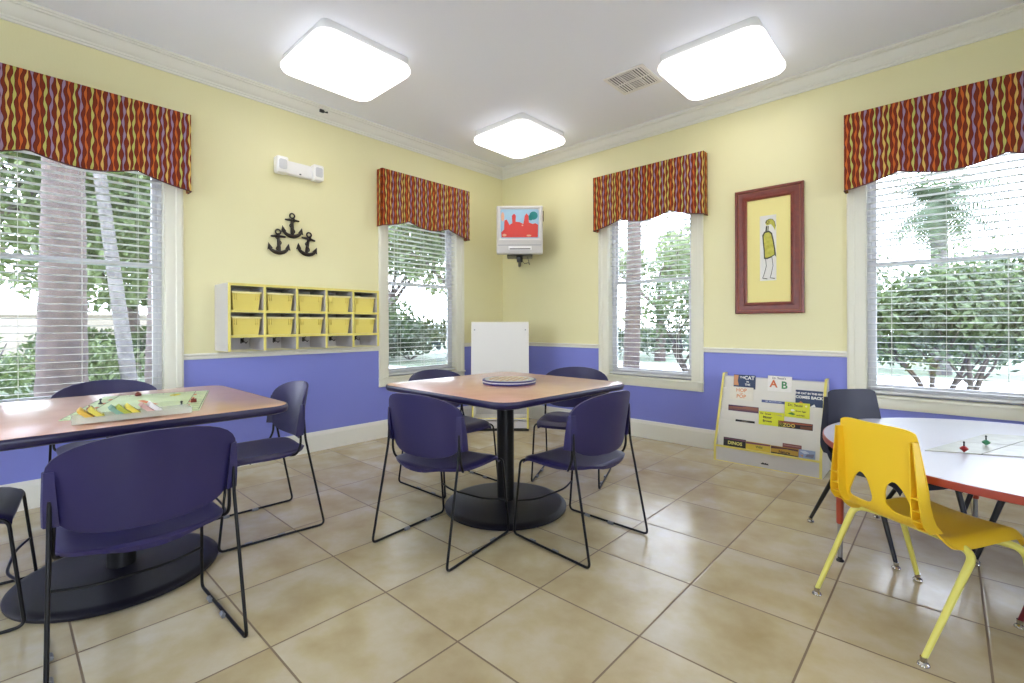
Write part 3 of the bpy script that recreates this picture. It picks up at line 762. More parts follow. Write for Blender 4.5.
for cc_ in ((-0.184, 0.14, 0.018, 0.05), (-0.165, -0.06, 0.022, 0.014), (0.10, -0.066, 0.026, 0.010), (0.03, 0.045, 0.010, 0.008)):
    m = blob(circ(cc_[0], cc_[1], cc_[2], ry=cc_[3]), -0.0058); build('screen_picture', m, M['scrpink'], scr, 0)
m = MB(); m.box((-0.122, -0.012, -0.222), (0.128, -0.001, -0.182), 0.003); s_ = build('video_slot', m, M['white'], t)
m = MB(); m.box((-0.110, -0.0128, -0.216), (0.115, -0.0118, -0.205)); build('slot_flap', m, M['tvback'], s_, 0)
m = MB(); m.box((-0.236, -0.004, -0.170), (0.236, -0.0005, -0.165)); build('groove', m, M['glide'], t, 0)
m = MB(); m.box((0.2525, 0.03, 0.10), (0.262, 0.08, 0.21), 0.003); build('side_grille', m, M['black'], t)
# bracket
t = empty('television_bracket', (0.72, -0.48, tvz-0.265), R(42)); tag(t, 'black wall bracket under the television', 'bracket')
m = MB(); m.box((-0.14, 0.03, -0.012), (0.14, 0.30, -0.001), 0.003); build('tray', m, M['black'], t)
m = MB(); m.lathe([(0.030, -0.075), (0.034, -0.06), (0.034, -0.02), (0.045, -0.013)], (0, 0.10, 0), 18); build('pivot', m, M['black'], t)
m = MB(); m.tube([(0, 0.10, -0.045), (0.0, 0.40, -0.045), (0.0, 0.76, -0.045)], 0.018, 10); build('arm', m, M['black'], t)
m = MB(); m.tube(rpath([(0.02, 0.08, -0.05), (0.05, 0.06, -0.10), (0.10, 0.05, -0.085), (0.11, 0.05, -0.12), (0.085, 0.07, -0.02)], 0.03), 0.0028, 6); build('cable', m, M['black'], t)

# ------------------------------------------------------------------ sled chairs
def shield(uvn=26):
    return None
def make_sled_chair():
    root = empty('sled_chair')
    # seat: waterfall pan with a raised rear
    m = MB(); nu, nv = 24, 30
    top = []; bot = []
    for j in range(nv+1):
        v = (j/nv)**1.6               # 0 rear .. 1 front, denser at the rear
        y = -0.205+0.425*v
        hwid = 0.218+0.012*math.sin(PI*min(1, v*1.1))
        # round the corners of the outline
        if v < 0.34: hwid *= math.sqrt(max(0.0, 1-((0.34-v)/0.34)**2.3))*0.72+0.28
        if v > 0.9: hwid *= 1-0.07*((v-0.9)/0.1)**2
        for i in range(nu+1):
            u = -1+2*i/nu
            x = u*hwid
            z = 0.432 - 0.012*math.sin(PI*v)*(1-u*u) - 0.030*max(0, (v-0.82)/0.18)**2 + 0.004*u*u
            z -= 0.016*max(0, (abs(u)-0.86)/0.14)**2*min(1.0, v/0.4)
            if v < 0.06: z -= 0.012*((0.06-v)/0.06)**2
            top.append((x, y, z)); bot.append((x*0.985, y*0.985+0.001, z-0.013-0.006*(1-abs(u)**6)))
    n1 = nu+1; o_ = len(top); fs = []
    for j in range(nv):
        for i in range(nu):
            a = j*n1+i; fs.append((a, a+1, a+1+n1, a+n1)); fs.append((o_+a, o_+a+n1, o_+a+1+n1, o_+a+1))
    for i in range(nu): fs.append((i, o_+i, o_+i+1, i+1)); a = nv*n1+i; fs.append((a, a+1, o_+a+1, o_+a))
    for j in range(nv): a = j*n1; fs.append((a, a+n1, o_+a+n1, o_+a)); a = j*n1+nu; fs.append((a, o_+a, o_+a+n1, a+n1))
    m.add(top+bot, fs); build('seat', m, M['purple'], root, 50)
    # backrest: curved shield, wings wrap forward
    def cy(x, z): return -0.205+1.25*x*x-0.16*(z-0.63)
    def backmesh(thick, offs, zlo, zhi, wfun, nu=24, nv=20):
        m = MB(); fr = []; bk = []
        for j in range(nv+1):
            z = zlo+(zhi-zlo)*(1-math.cos(PI*j/nv))/2
            for i in range(nu+1):
                u = math.sin(PI/2*(-1+2*i/nu)); x = u*wfun(z)
                y = cy(x, z)+offs; fr.append((x, y, z)); bk.append((x, y-thick, z))
        n1 = nu+1; o_ = len(fr); fs = []
        for j in range(nv):
            for i in range(nu):
                a = j*n1+i; fs.append((a, a+1, a+1+n1, a+n1)); fs.append((o_+a, o_+a+n1, o_+a+1+n1, o_+a+1))
        for i in range(nu): fs.append((i, o_+i, o_+i+1, i+1)); a = nv*n1+i; fs.append((a, a+1, o_+a+1, o_+a))
        for j in range(nv): a = j*n1; fs.append((a, a+n1, o_+a+n1, o_+a)); a = j*n1+nu; fs.append((a, o_+a, o_+a+n1, a+n1))
        m.add(fr+bk, fs); return m
    def wf(z):
        zt, zb = 0.784, 0.472
        zc = 0.665
        if z >= zc:
            q = (z-zc)/(zt-zc); return 0.254*max(0.0, 1-q**2.6)**(1/2.2)
        q = (zc-z)/(zc-zb); return (0.254-0.024*q)*max(0.0, 1-q**6)**(1/3.0)
    m = backmesh(0.011, 0.0, 0.472, 0.784, wf); build('backrest', m, M['purple'], root, 50)
    # side sleeves that take the wire
    for s in (-1, 1):
        m = MB(); vs = []; prof = []
        N = 12
        for j in range(N+1):
            z = 0.520+0.165*j/N
            t_ = j/N
            xo = 0.256-0.004*abs(t_-0.4); xi = 0.220+0.012*t_
            d = 0.028*(1-0.75*t_**2)+0.004
            yo = cy(xo, z); yi = cy(xi, z)
            ring = [(s*xi, yi+0.002, z), (s*xo, yo+0.004, z), (s*(xo+0.004), yo-d*0.5, z), (s*xo, yo-d-0.006, z), (s*xi, yi-d*0.55-0.010, z)]
            vs += ring
        fs = []
        for j in range(N):
            for k in range(5): fs.append((j*5+k, j*5+(k+1) % 5, j*5+5+(k+1) % 5, j*5+5+k))
        fs += [(4, 3, 2, 1, 0), tuple(N*5+k for k in range(5))]
        m.add(vs, fs); build('sleeve', m, M['purple'], root, 30)
    # wire sled frame, each side one bent rod
    rw = 0.0062
    for s in (-1, 1):
        pts = [(s*0.241, -0.152, 0.60), (s*0.243, -0.158, 0.50), (s*0.254, -0.256, rw+0.001), (s*0.236, 0.254, rw+0.001), (s*0.226, 0.212, 0.405), (s*0.190, 0.16, 0.408), (s*0.190, -0.08, 0.410), (s*0.234, -0.112, 0.412), (s*0.234, -0.136, 0.46), (s*0.228, -0.140, 0.60)]
        m = MB(); m.tube(rpath(pts, 0.028, 6), rw, 8); build('leg_frame', m, M['wire'], root, 60)
    m = MB(); m.tube(rpath([(-0.231, 0.234, 0.182), (-0.12, 0.195, 0.172), (0.12, 0.195, 0.172), (0.231, 0.234, 0.182)], 0.08, 5), rw*0.85, 8); build('cross_brace', m, M['wire'], root, 60)
    m = MB(); m.tube([(-0.19, 0.10, 0.402), (0.19, 0.10, 0.402)], rw, 8); m.tube([(-0.19, -0.06, 0.404), (0.19, -0.06, 0.404)], rw, 8); build('seat_support', m, M['wire'], root, 60)
    for s in (-1, 1):
        for y in (-0.035, 0.12):
            x = s*(0.245-0.018*(y+0.25)/0.5)
            m = MB(); m.tube([(x, y-0.016, rw+0.0012), (x, y+0.016, rw+0.0012)], rw+0.0024, 8); build('glide', m, M['glide'], root)
    return root
C0 = make_sled_chair()
g = 'purple sled chairs around the two square tables'
chairs = [
 ((2.197, -2.740), 8.0, 'purple sled chair at the checkered disc table, turning its back, nearer the board game table'),
 ((2.700, -2.235), 87.0, 'purple sled chair at the checkered disc table, turning its back, nearer the bookshelf'),
 ((1.530, -2.145), -91.5, 'purple sled chair behind the checkered disc table, before the window beside the cubbies'),
 ((2.088, -1.444), -156.0, 'purple sled chair behind the checkered disc table, on the book display side'),
 ((1.300, -3.320), 176.0, 'purple sled chair at the end of the board game table, below the cubby unit'),
 ((2.050, -3.970), 89.0, 'large purple sled chair nearest the camera, its back hiding the board game table base'),
 ((0.545, -3.870), -90.0, 'purple sled chair of which only the back top shows beyond the board game'),
 ((1.360, -4.478), -6.0, 'purple sled chair cut by the left picture edge beside the nearest chair'),
]
for i, ((x, y), a, lb) in enumerate(chairs):
    o = C0 if i == 0 else copy_tree(C0)
    o.location = (x, y, 0); o.rotation_euler = (0, 0, R(a)); tag(o, lb, 'chair', g)

# ------------------------------------------------------------------ square pedestal tables
def make_table(side, cr):
    root = empty('pedestal_table')
    zt = 0.755
    m = MB(); m.prism(rrect(side-0.008, side-0.008, cr-0.004, 7), zt-0.004, zt, 'z', 0.001); build('tabletop', m, M['laminate'], root, 30, label='pinkish wood laminate top')
    m = MB()
    prof = [(0.0, zt-0.0008), (0.004, zt-0.006), (0.005, zt-0.016), (0.0, zt-0.032), (-0.012, zt-0.038), (-0.03, zt-0.038)]
    vs = []; n = 0
    for (o_, z) in [(-0.005, zt-0.0008)]+prof:
        pts = rrect(side+2*o_, side+2*o_, cr+o_, 7); n = len(pts); vs += [(x, y, z) for x, y in pts]
    k_ = len(prof)+1; fs = []
    for i in range(k_-1):
        for k in range(n): fs.append((i*n+k, i*n+(k+1) % n, (i+1)*n+(k+1) % n, (i+1)*n+k))
    fs.append(tuple(range(n))); fs.append(tuple((k_-1)*n+k for k in range(n)))
    for i in range(len(vs)):
        if vs[i][2] > zt-0.001: vs[i] = (vs[i][0], vs[i][1], zt-0.0042 if i < n else zt-0.0008)
    m.add(vs, fs); build('table_edge', m, M['tedge'], root, 40, label='dark navy rounded table edge')
    m = MB(); m.box((-0.30, -0.30, zt-0.052), (0.30, 0.30, zt-0.0385), 0.003); m.box((-0.30, -0.03, zt-0.075), (0.30, 0.03, zt-0.0525), 0.003); m.box((-0.03, -0.30, zt-0.075), (0.03, 0.30, zt-0.0525), 0.003); build('top_bracket', m, M['column'], root)
    m = MB(); m.lathe([(0.054, 0.034), (0.052, 0.05), (0.052, zt-0.078), (0.07, zt-0.076)], (0, 0, 0), 32); build('column', m, M['column'], root, 40)
    m = MB(); m.lathe([(0.358, 0.0005), (0.370, 0.006), (0.372, 0.018), (0.362, 0.028), (0.335, 0.033), (0.08, 0.041), (0.056, 0.046)], (0, 0, 0), 72); build('base_disc', m, M['blackmetal'], root, 40)
    return root
T2 = make_table(1.085, 0.10); T2.location = (2.130, -2.200, 0); T2.rotation_euler = (0, 0, R(-1.5))
tag(T2, 'square pinkish pedestal table in the room centre with a checkered disc on it', 'table', 'square pedestal tables')
T1 = copy_tree(T2); T1.location = (1.395, -3.94, 0); T1.rotation_euler = (0, 0, 0)
tag(T1, 'square pinkish pedestal table with a pale green board game, cut by the picture edge', 'table', 'square pedestal tables')

# checkered round game
t = empty('round_game_board', (2.150, -2.185, 0.7553)); tag(t, 'round purple rimmed game disc with a yellow and white diamond grid', 'board game')
m = MB(); m.lathe([(0.150, 0.0), (0.163, 0.002), (0.165, 0.007), (0.160, 0.011)], (0, 0, 0), 56); build('base', m, mat('deep_purple_plastic', (52, 44, 110), 0.35), t, 40)
m = MB(); m.lathe([(0.155, 0.0112), (0.162, 0.013), (0.162, 0.017), (0.158, 0.018)], (0, 0, 0), 56); build('white_ring', m, M['white'], t, 40)
m = MB(); m.lathe([(0.158, 0.0182), (0.166, 0.020), (0.166, 0.026), (0.160, 0.028), (0.152, 0.0265)], (0, 0, 0), 56); build('rim', m, bpy.data.materials['deep_purple_plastic'], t, 40)
m = MB(); m.lathe([(0.151, 0.0268), (0.151, 0.0285)], (0, 0, 0), 56); build('playing_face', m, M['grid'], t, 40)

# ------------------------------------------------------------------ board game on the left table
bx = empty('board_game', (1.404, -3.845, 0.7553), R(162.5)); tag(bx, 'pale green folding game board lying on the left square table', 'board game')
L_, W_ = 0.69, 0.445
m = MB(); m.box((-L_/2, -W_/2, 0), (-0.001, W_/2, 0.004), 0.001); m.box((0.001, -W_/2, 0), (L_/2, W_/2, 0.004), 0.001); bd = build('board', m, M['pboard'], bx)
M['bline'] = mat('board_lines', (70, 84, 72), 0.6); M['borange'] = mat('board_orange_print', (206, 120, 70), 0.6); M['byel'] = mat('board_yellow_print', (228, 214, 70), 0.6); M['bred'] = mat('token_dark_red', (112, 40, 26), 0.4)
m = MB(); z0, z1 = 0.0041, 0.0045; lw = 0.0012; iw = 0.06
for s in (-1, 1):
    m.box((-L_/2+0.004, s*(W_/2-0.004)-lw, z0), (L_/2-0.004, s*(W_/2-0.004)+lw, z1)); m.box((s*(L_/2-0.004)-lw, -W_/2+0.004, z0), (s*(L_/2-0.004)+lw, W_/2-0.004, z1))
    m.box((-L_/2+0.004, s*(W_/2-iw)-lw, z0), (L_/2-0.004, s*(W_/2-iw)+lw, z1)); m.box((s*(L_/2-iw)-lw, -W_/2+0.004, z0), (s*(L_/2-iw)+lw, W_/2-0.004, z1))
for k in range(10):
    x = -L_/2+iw+(L_-2*iw)*k/9
    for s in (-1, 1): m.box((x-lw*0.7, min(s*(W_/2-iw), s*(W_/2-0.004)), z0), (x+lw*0.7, max(s*(W_/2-iw), s*(W_/2-0.004)), z1))
for k in range(1, 7):
    y = -W_/2+iw+(W_-2*iw)*k/7
    for s in (-1, 1): m.box((min(s*(L_/2-iw), s*(L_/2-0.004)), y-lw*0.7, z0), (max(s*(L_/2-iw), s*(L_/2-0.004)), y+lw*0.7, z1))
build('board_lines', m, M['bline'], bd, 0)
m = MB(); tf = Matrix.Rotation(R(24), 4, 'Z'); m.box((-0.10, -0.012, z0), (0.10, 0.012, z1+0.0001), tf=tf)
build('orange_band', m, M['borange'], bd, 0)
m = MB()
for k in range(9):
    x = -L_/2+iw+(L_-2*iw)*(k+0.5)/9
    if k % 2: m.box((x-0.02, W_/2-iw+0.002, z0), (x+0.02, W_/2-iw+0.014, z1)); m.box((x-0.02, -W_/2+iw-0.014, z0), (x+0.02, -W_/2+iw-0.002, z1))
build('board_markings', m, M['borange'], bd, 0)
bd['label'] = 'pale green board with orange printed band'
# tokens (the small pieces standing on the board)
def on_board(px, py): return (px, py)
def token(name, x, y, mt, kind, lb):
    t = empty(name, (x, y, 0.7602)); tag(t, lb, 'game piece', 'small pieces on the green game board')
    m = MB()
    if kind == 0: m.prism([(-0.009, 0), (0.009, 0), (0.009, 0.010), (0, 0.017), (-0.009, 0.010)], -0.011, 0.011, 'y', 0.0008)
    elif kind == 1: m.lathe([(0.009, 0), (0.009, 0.003), (0.004, 0.007), (0.003, 0.016), (0.006, 0.020), (0.003, 0.025)], (0, 0, 0), 14)
    elif kind == 2: m.box((-0.022, -0.014, 0), (0.022, 0.014, 0.003), 0.001); 
    build('token_body', m, mt, t, 30)
    if kind == 2:
        m = MB(); m.box((-0.017, -0.009, 0.0031), (0.017, 0.009, 0.0036)); build('card_face', m, M['birdy'], t, 0)
    if kind == 0:
        m = MB(); m.box((0.002, -0.004, 0.013), (0.006, 0.000, 0.020)); build('chimney', m, mt, t, 0)
    t.rotation_euler = (0, 0, x*20)
token('house_token', 1.470, -4.052, M['bred'], 0, 'dark red house piece near the board corner by the gold notes')
token('house_token', 1.115, -3.835, M['bred'], 0, 'dark red house piece on the board edge towards the window')
token('house_token', 1.560, -3.700, M['bred'], 0, 'dark red house piece behind the clear tray end')
token('pawn', 1.30, -4.00, M['black'], 1, 'small black pawn on the board')
token('pawn', 1.66, -3.77, M['black'], 1, 'small dark pawn at the board corner by the chair')
token('deed_card', 1.22, -3.70, M['byel'], 2, 'small yellow card lying on the far part of the board')
# clear tray with bundles of play money
tr = empty('money_tray', (1.805, -3.955, 0.7602), R(90-4)); tag(tr, 'clear plastic tray holding play money at the table edge', 'tray')
M['clear'] = clear_mat('clear_plastic', (226, 228, 214), 0.38)
m = MB(); L2, W2, H2 = 0.36, 0.095, 0.022; th = 0.0015
m.box((-L2/2, -W2/2, 0), (L2/2, W2/2, th)); 
for s in (-1, 1):
    m.box((-L2/2, s*W2/2-th/2, th), (L2/2, s*W2/2+th/2, H2)); m.box((s*L2/2-th/2, -W2/2+th, th), (s*L2/2+th/2, W2/2-th, H2))
for x in (-0.10, -0.045, 0.005, 0.055, 0.105): m.box((x-th/2, -W2/2+th, th), (x+th/2, W2/2-th, 0.009))
build('tray_body', m, M['clear'], tr, 0)
m = MB(); m.box((-L2/2-0.004, -W2/2-0.004, H2-0.0005), (L2/2+0.004, -W2/2+0.001, H2+0.001)); m.box((-L2/2-0.004, W2/2-0.001, H2-0.0005), (L2/2+0.004, W2/2+0.004, H2+0.001)); build('tray_rim', m, M['clear'], tr, 0)
notes = [(-0.118, (206, 166, 62), 'gold'), (-0.088, (214, 200, 84), 'yellow'), (-0.030, (120, 160, 140), 'teal green'), (-0.008, (168, 176, 60), 'olive green'), (0.018, (226, 210, 84), 'bright yellow'), (0.062, (200, 160, 150), 'pink'), (0.088, (232, 228, 226), 'white')]
mw = tr.location; rot = Matrix.Rotation(R(90-4), 4, 'Z')
for i, (x, c, nm) in enumerate(notes):
    p = rot @ Vector((x, 0.0, 0)); t = empty('play_money', (mw.x+p.x, mw.y+p.y, 0.7640+0.0), R(90-4))
    tag(t, '%s bundle of play money leaning in the clear tray' % nm, 'play money', 'bundles of play money in the tray')
    mt = mat('note_'+nm.replace(' ', '_'), c, 0.7, var=0.08, scale=60)
    m = MB(); tf = Matrix.Translation((0, 0, 0.0080)) @ Matrix.Rotation(R(-48), 4, 'Y')
    m.box((-0.010, -0.038, 0.002), (0.005, 0.038, 0.056), 0.0006, tf=tf); b_ = build('note_stack', m, mt, t, 30)
    m = MB(); tf2 = tf
    m.tube([(0.0054, 0.012*math.cos(a), 0.024+0.010*math.sin(a)) for a in [2*PI*k/14 for k in range(14)]], 0.0008, 4, closed=True, tf=tf2); m.box((0.0051, -0.030, 0.004), (0.0056, 0.030, 0.0055), tf=tf2); m.box((0.0051, -0.030, 0.040), (0.0056, 0.030, 0.0415), tf=tf2)
    build('note_print', m, M['white'] if i % 2 else M['bline'], b_, 0)

# ------------------------------------------------------------------ round kids table
RT = empty('round_table', (4.433, -1.445, 0)); tag(RT, 'low round table with a pale top and brick red edge', 'table')
zt = 0.585; rad = 0.762
m = MB(); m.lathe([(rad-0.004, zt-0.028), (rad-0.003, zt-0.002), (rad-0.006, zt)], (0, 0, 0), 96); build('tabletop', m, M['lavtop'], RT, 30, label='pale grey laminate top')
m = MB(); vs = []
for (r_, z) in ((rad-0.0035, zt-0.029), (rad-0.0035, zt-0.0012), (rad, zt-0.003), (rad+0.001, zt-0.016), (rad, zt-0.027)):
    for k in range(96): vs.append((r_*math.cos(2*PI*k/96), r_*math.sin(2*PI*k/96), z))
fs = [(i*96+k, i*96+(k+1) % 96, ((i+1) % 5)*96+(k+1) % 96, ((i+1) % 5)*96+k) for i in range(5) for k in range(96)]
m.add(vs, fs); build('edge_band', m, M['redge'], RT, 40, label='brick red edge band')
for k in range(4):
    a = R(196.0+90*k); x, y = 0.70*math.cos(a), 0.70*math.sin(a)
    m = MB(); m.lathe([(0.0135, 0.178), (0.0150, 0.183), (0.0150, 0.35), (0.0165, 0.50), (0.0165, zt-0.034)], (x, y, 0), 18); m.lathe([(0.036, zt-0.034), (0.036, zt-0.029)], (x, y, 0), 18); lg = build('leg', m, M['rtleg'], RT, 40, label='rust red upper leg with grey lower tube')
    m = MB(); m.lathe([(0.0105, 0.022), (0.0105, 0.179)], (x, y, 0), 16); build('leg_insert', m, M['silver'], lg, 40)
    m = MB(); m.lathe([(0.016, 0.0005), (0.017, 0.006), (0.010, 0.012), (0.009, 0.0215)], (x, y, 0), 16); build('foot', m, M['black'], lg, 40)

# game board on the round table
gb = empty('folding_game_board', (4.058, -1.717, zt+0.0005)); tag(gb, 'glossy whitish game board in four panels on the round table', 'board game')
M['gloss'] = mat('brushed_glossy_card', (206, 206, 198), 0.22, rgb2=(190, 190, 184), scale=14)
u_ = Vector((0.206, 0.584, 0)); v_ = Vector((0.46, 0.205, 0))
for (a0, a1) in ((0.006, 0.480), (0.490, 0.994)):
    for (b0, b1) in ((0.008, 0.375), (0.385, 0.992)):
        P_ = [u_*a+v_*b for a, b in ((a0, b0), (a1, b0), (a1, b1), (a0, b1))]
        m = MB(); m.prism([(p.x, p.y) for p in P_], 0, 0.004, 'z', 0.0006); build('panel', m, M['gloss'], gb, 20)
m = MB()
for (b_,) in ((0.38,),): m.prism([((u_*a+v_*b).x, (u_*a+v_*b).y) for a, b in ((0.01, b_-0.004), (0.99, b_-0.004), (0.99, b_+0.004), (0.01, b_+0.004))], 0.0002, 0.0034, 'z')
m.prism([((u_*a+v_*b).x, (u_*a+v_*b).y) for a, b in ((0.481, 0.01), (0.489, 0.01), (0.489, 0.99), (0.481, 0.99))], 0.0002, 0.0036, 'z')
build('fold_tape', m, M['birdk'], gb, 0)
for (x, y, mt, lb) in ((4.182, -1.650, ('peg_red', (150, 24, 34)), 'small red spinning top standing on the glossy board'), (4.254, -1.446, ('peg_green', (30, 110, 70)), 'small green spinning top standing on the glossy board')):
    t = empty('spinning_top', (x, y, zt+0.0048)); tag(t, lb, 'spinning top', 'spinning tops on the round table')
    mm = mat(mt[0], mt[1], 0.3)
    m = MB(); m.lathe([(0.001, 0.0), (0.005, 0.004), (0.013, 0.011), (0.014, 0.016), (0.008, 0.022), (0.003, 0.025)], (0, 0, 0), 20); build('top_body', m, mm, t, 40)
    m = MB(); m.lathe([(0.0024, 0.0252), (0.0022, 0.036), (0.004, 0.040), (0.0015, 0.044)], (0, 0, 0), 10); build('spindle', m, M['black'], t, 40)

# ------------------------------------------------------------------ plastic shell chairs
def snap_hole(poly, p):
    best = None; bd = 1e9
    n = len(poly)
    for i in range(n):
        a = Vector(poly[i]); b = Vector(poly[(i+1) % n]); ab = b-a
        t_ = max(0, min(1, (p-a).dot(ab)/ab.length_squared)); q = a+ab*t_
        if (q-p).length < bd: bd = (q-p).length; best = q
    return best
def inside(poly, p):
    c = False; n = len(poly); j = n-1
    for i in range(n):
        if ((poly[i][1] > p.y) != (poly[j][1] > p.y)) and (p.x < (poly[j][0]-poly[i][0])*(p.y-poly[i][1])/(poly[j][1]-poly[i][1])+poly[i][0]): c = not c
        j = i
    return c
def smooth_poly(pts, n=5):
    out = []; N = len(pts)
    for i in range(N):
        p0, p1, p2, p3 = [Vector(pts[(i+k-1) % N]) for k in range(4)]
        for k in range(n):
            t_ = k/n; out.append(tuple(0.5*((2*p1)+(-p0+p2)*t_+(2*p0-5*p1+4*p2-p3)*t_*t_+(-p0+3*p1-3*p2+p3)*t_**3)))
    return out
def make_shell_chair(name, mp, ml, holes=True):
    root = empty(name)
    # side profile of the shell, front lip of the seat to the top of the back: (y, z, halfwidth)
    P_ = [(0.235, 0.350, 0.165), (0.228, 0.372, 0.176), (0.200, 0.386, 0.182), (0.12, 0.388, 0.188), (0.04, 0.382, 0.190), (-0.04, 0.377, 0.190), (-0.10, 0.382, 0.189), (-0.145, 0.396, 0.187),
          (-0.175, 0.422, 0.181), (-0.190, 0.460, 0.177), (-0.200, 0.52, 0.171), (-0.207, 0.59, 0.163), (-0.214, 0.66, 0.155), (-0.222, 0.722, 0.149), (-0.226, 0.748, 0.144)]
    # arclength
    S_ = [0]
    for i in range(1, len(P_)): S_.append(S_[-1]+math.hypot(P_[i][0]-P_[i-1][0], P_[i][1]-P_[i-1][1]))
    def at(s):
        s = max(0, min(S_[-1], s))
        for i in range(1, len(P_)):
            if s <= S_[i]+1e-9:
                p0, p1, p2, p3 = P_[max(0, i-2)], P_[i-1], P_[i], P_[min(len(P_)-1, i+1)]
                t_ = (s-S_[i-1])/(S_[i]-S_[i-1])
                return tuple(0.5*((2*p1[k])+(-p0[k]+p2[k])*t_+(2*p0[k]-5*p1[k]+4*p2[k]-p3[k])*t_*t_+(-p0[k]+3*p1[k]-3*p2[k]+p3[k])*t_**3) for k in range(3))
    nv, nu = 84, 40
    total = S_[-1]
    hpolys = []
    if holes:
        for s in (-1, 1):
            sb = S_[9]     # arclength near the foot of the back
            pts = [(s*0.027, sb-0.002), (s*0.050, sb-0.028), (s*0.098, sb-0.028), (s*0.126, sb-0.016), (s*0.110, sb+0.030), (s*0.088, sb+0.070), (s*0.064, sb+0.088), (s*0.040, sb+0.070), (s*0.029, sb+0.035)]
            hpolys.append(smooth_poly(pts))
    bm = bmesh.new(); grid = []
    for j in range(nv+1):
        s = total*j/nv; y, z, w = at(s); row = []
        for i in range(nu+1):
            u = -1+2*i/nu; row.append(bm.verts.new((u*w, s, 0)))
        grid.append(row)
    for j in range(nv):
        for i in range(nu):
            q = (grid[j][i], grid[j][i+1], grid[j+1][i+1], grid[j+1][i])
            c = sum((v.co for v in q), Vector())/4
            if any(inside(h, Vector((c.x, c.y))) for h in hpolys): continue
            bm.faces.new(q)
    for v in [v for v in bm.verts if not v.link_faces]: bm.verts.remove(v)
    for v in bm.verts:
        if v.is_boundary:
            for h in hpolys:
                p = Vector((v.co.x, v.co.y)); q = snap_hole(h, p)
                if (q-p).length < 0.012: v.co.x, v.co.y = q.x, q.y; break
    # map to 3D
    sback = S_[8]
    for v in bm.verts:
        x, s = v.co.x, v.co.y; y, z, w = at(s); u = max(-1.0, min(1.0, x/w)) if w > 0 else 0
        bend = (s-sback)
        if bend > 0:       # back: gentle concave curve, top corners rounded
            k = min(1.0, bend/0.12); v.co = Vector((x, y+0.020*k*(u*u), z-0.014*(abs(u)**8)*max(0, (bend-0.20)/0.13)))
            
        else:              # seat: dished, edges rolled down
            k = min(1.0, -bend/0.08); v.co = Vector((x, y, z-0.012*(1-u*u)*k-0.030*k*max(0, (abs(u)-0.82)/0.18)**2+0.006*k*(1-abs(abs(u)-0.7))*0))
    bmesh.ops.recalc_face_normals(bm, faces=bm.faces[:])
    bmesh.ops.solidify(bm, geom=bm.faces[:], thickness=0.005)
    m = MB(); m.addbm(bm); build('shell', m, mp, root, 60)
    # rear corner gussets with ribs
    for s in (-1, 1):
        m = MB()
        zs = [0.408+0.30*k/12 for k in range(13)]
        def dep(z): return 0.034*max(0.0, 1-((z-0.408)/0.30))**1.1+0.002
        def by(z):
            for i in range(8, len(P_)-1):
                if P_[i][1] <= z <= P_[i+1][1]:
                    t_ = (z-P_[i][1])/(P_[i+1][1]-P_[i][1]); return P_[i][0]+(P_[i+1][0]-P_[i][0])*t_
            return P_[8][0]+0.02 if z < P_[8][1] else P_[-1][0]
        def wz(z):
            for i in range(8, len(P_)-1):
                if P_[i][1] <= z <= P_[i+1][1]:
                    t_ = (z-P_[i][1])/(P_[i+1][1]-P_[i][1]); return P_[i][2]+(P_[i+1][2]-P_[i][2])*t_
            return 0.182
        for (xo, kk) in ((0.0, 1.0), (0.040, 0.9)):
            vs = []
            for z in zs:
                x = s*(wz(z)-xo*(1-0.75*(z-0.408)/0.30)); y1 = by(z)+0.017
                vs += [(x, y1, z), (x-s*0.0035, y1, z), (x-s*0.0035, by(z)-dep(z)*kk-0.004, z), (x, by(z)-dep(z)*kk-0.004, z)]
            fs = []
            for j in range(12):
                for k in range(4): fs.append((j*4+k, j*4+(k+1) % 4, j*4+4+(k+1) % 4, j*4+4+k))
            fs += [(0, 1, 2, 3), (48, 51, 50, 49)]
            m.add(vs, fs)
        for z in (0.410, 0.442, 0.478, 0.520):
            x1 = wz(z)-0.002; x0 = wz(z)-0.040*(1-0.75*(z-0.408)/0.30); d = dep(z)*0.9
            m.box((min(s*x0, s*x1), by(z)-d-0.002, z-0.002), (max(s*x0, s*x1), by(z)+0.012, z+0.002))
        build('gusset', m, mp, root, 30)
    # tapered bent legs
    for (sx, sy) in ((-1, -1), (1, -1), (-1, 1), (1, 1)):
        top = [(sx*0.06, 0.10 if sy > 0 else -0.04, 0.356), (sx*0.15, 0.105 if sy > 0 else -0.045, 0.354)]
        foot = (sx*0.208, sy*0.258, 0.022)
        path = rpath(top+[(sx*0.218, 0.165 if sy > 0 else -0.06, 0.345), foot], 0.055, 9)
        n = len(path); rs = []
        for i, p in enumerate(path):
            rs.append(0.0125 if p.z > 0.30 else 0.0085+0.004*(p.z-0.02)/0.28+0.0022*math.sin(PI*(p.z-0.02)/0.28))
        m = MB(); m.tube(path, rs, 12); lg = build('leg', m, ml, root, 60)
        m = MB(); m.lathe([(0.015, 0.0005), (0.0175, 0.004), (0.015, 0.010), (0.009, 0.014), (0.0100, 0.018), (0.0100, 0.030)], (sx*0.208, sy*0.258, 0), 16); build('glide', m, M['chrome'], lg, 40)
    m = MB(); m.box((-0.11, -0.08, 0.3580), (0.11, 0.14, 0.3620), 0.001); build('seat_plate', m, ml, root)
    return root
def place(o, x, y, ang, lb, grp='small plastic chairs around the round table'):
    o.location = (x, y, 0); o.rotation_euler = (0, 0, R(ang-90)); tag(o, lb, 'chair', grp); return o
place(make_shell_chair('plastic_chair', M['yplastic'], M['yleg']), 4.055, -1.945, 54.5, 'bright yellow plastic chair with two holes in its back, at the round table')
place(make_shell_chair('plastic_chair', M['nplastic'], M['nleg'], False), 3.895, -1.225, -40, 'navy black plastic chair between the bookshelf and the round table')
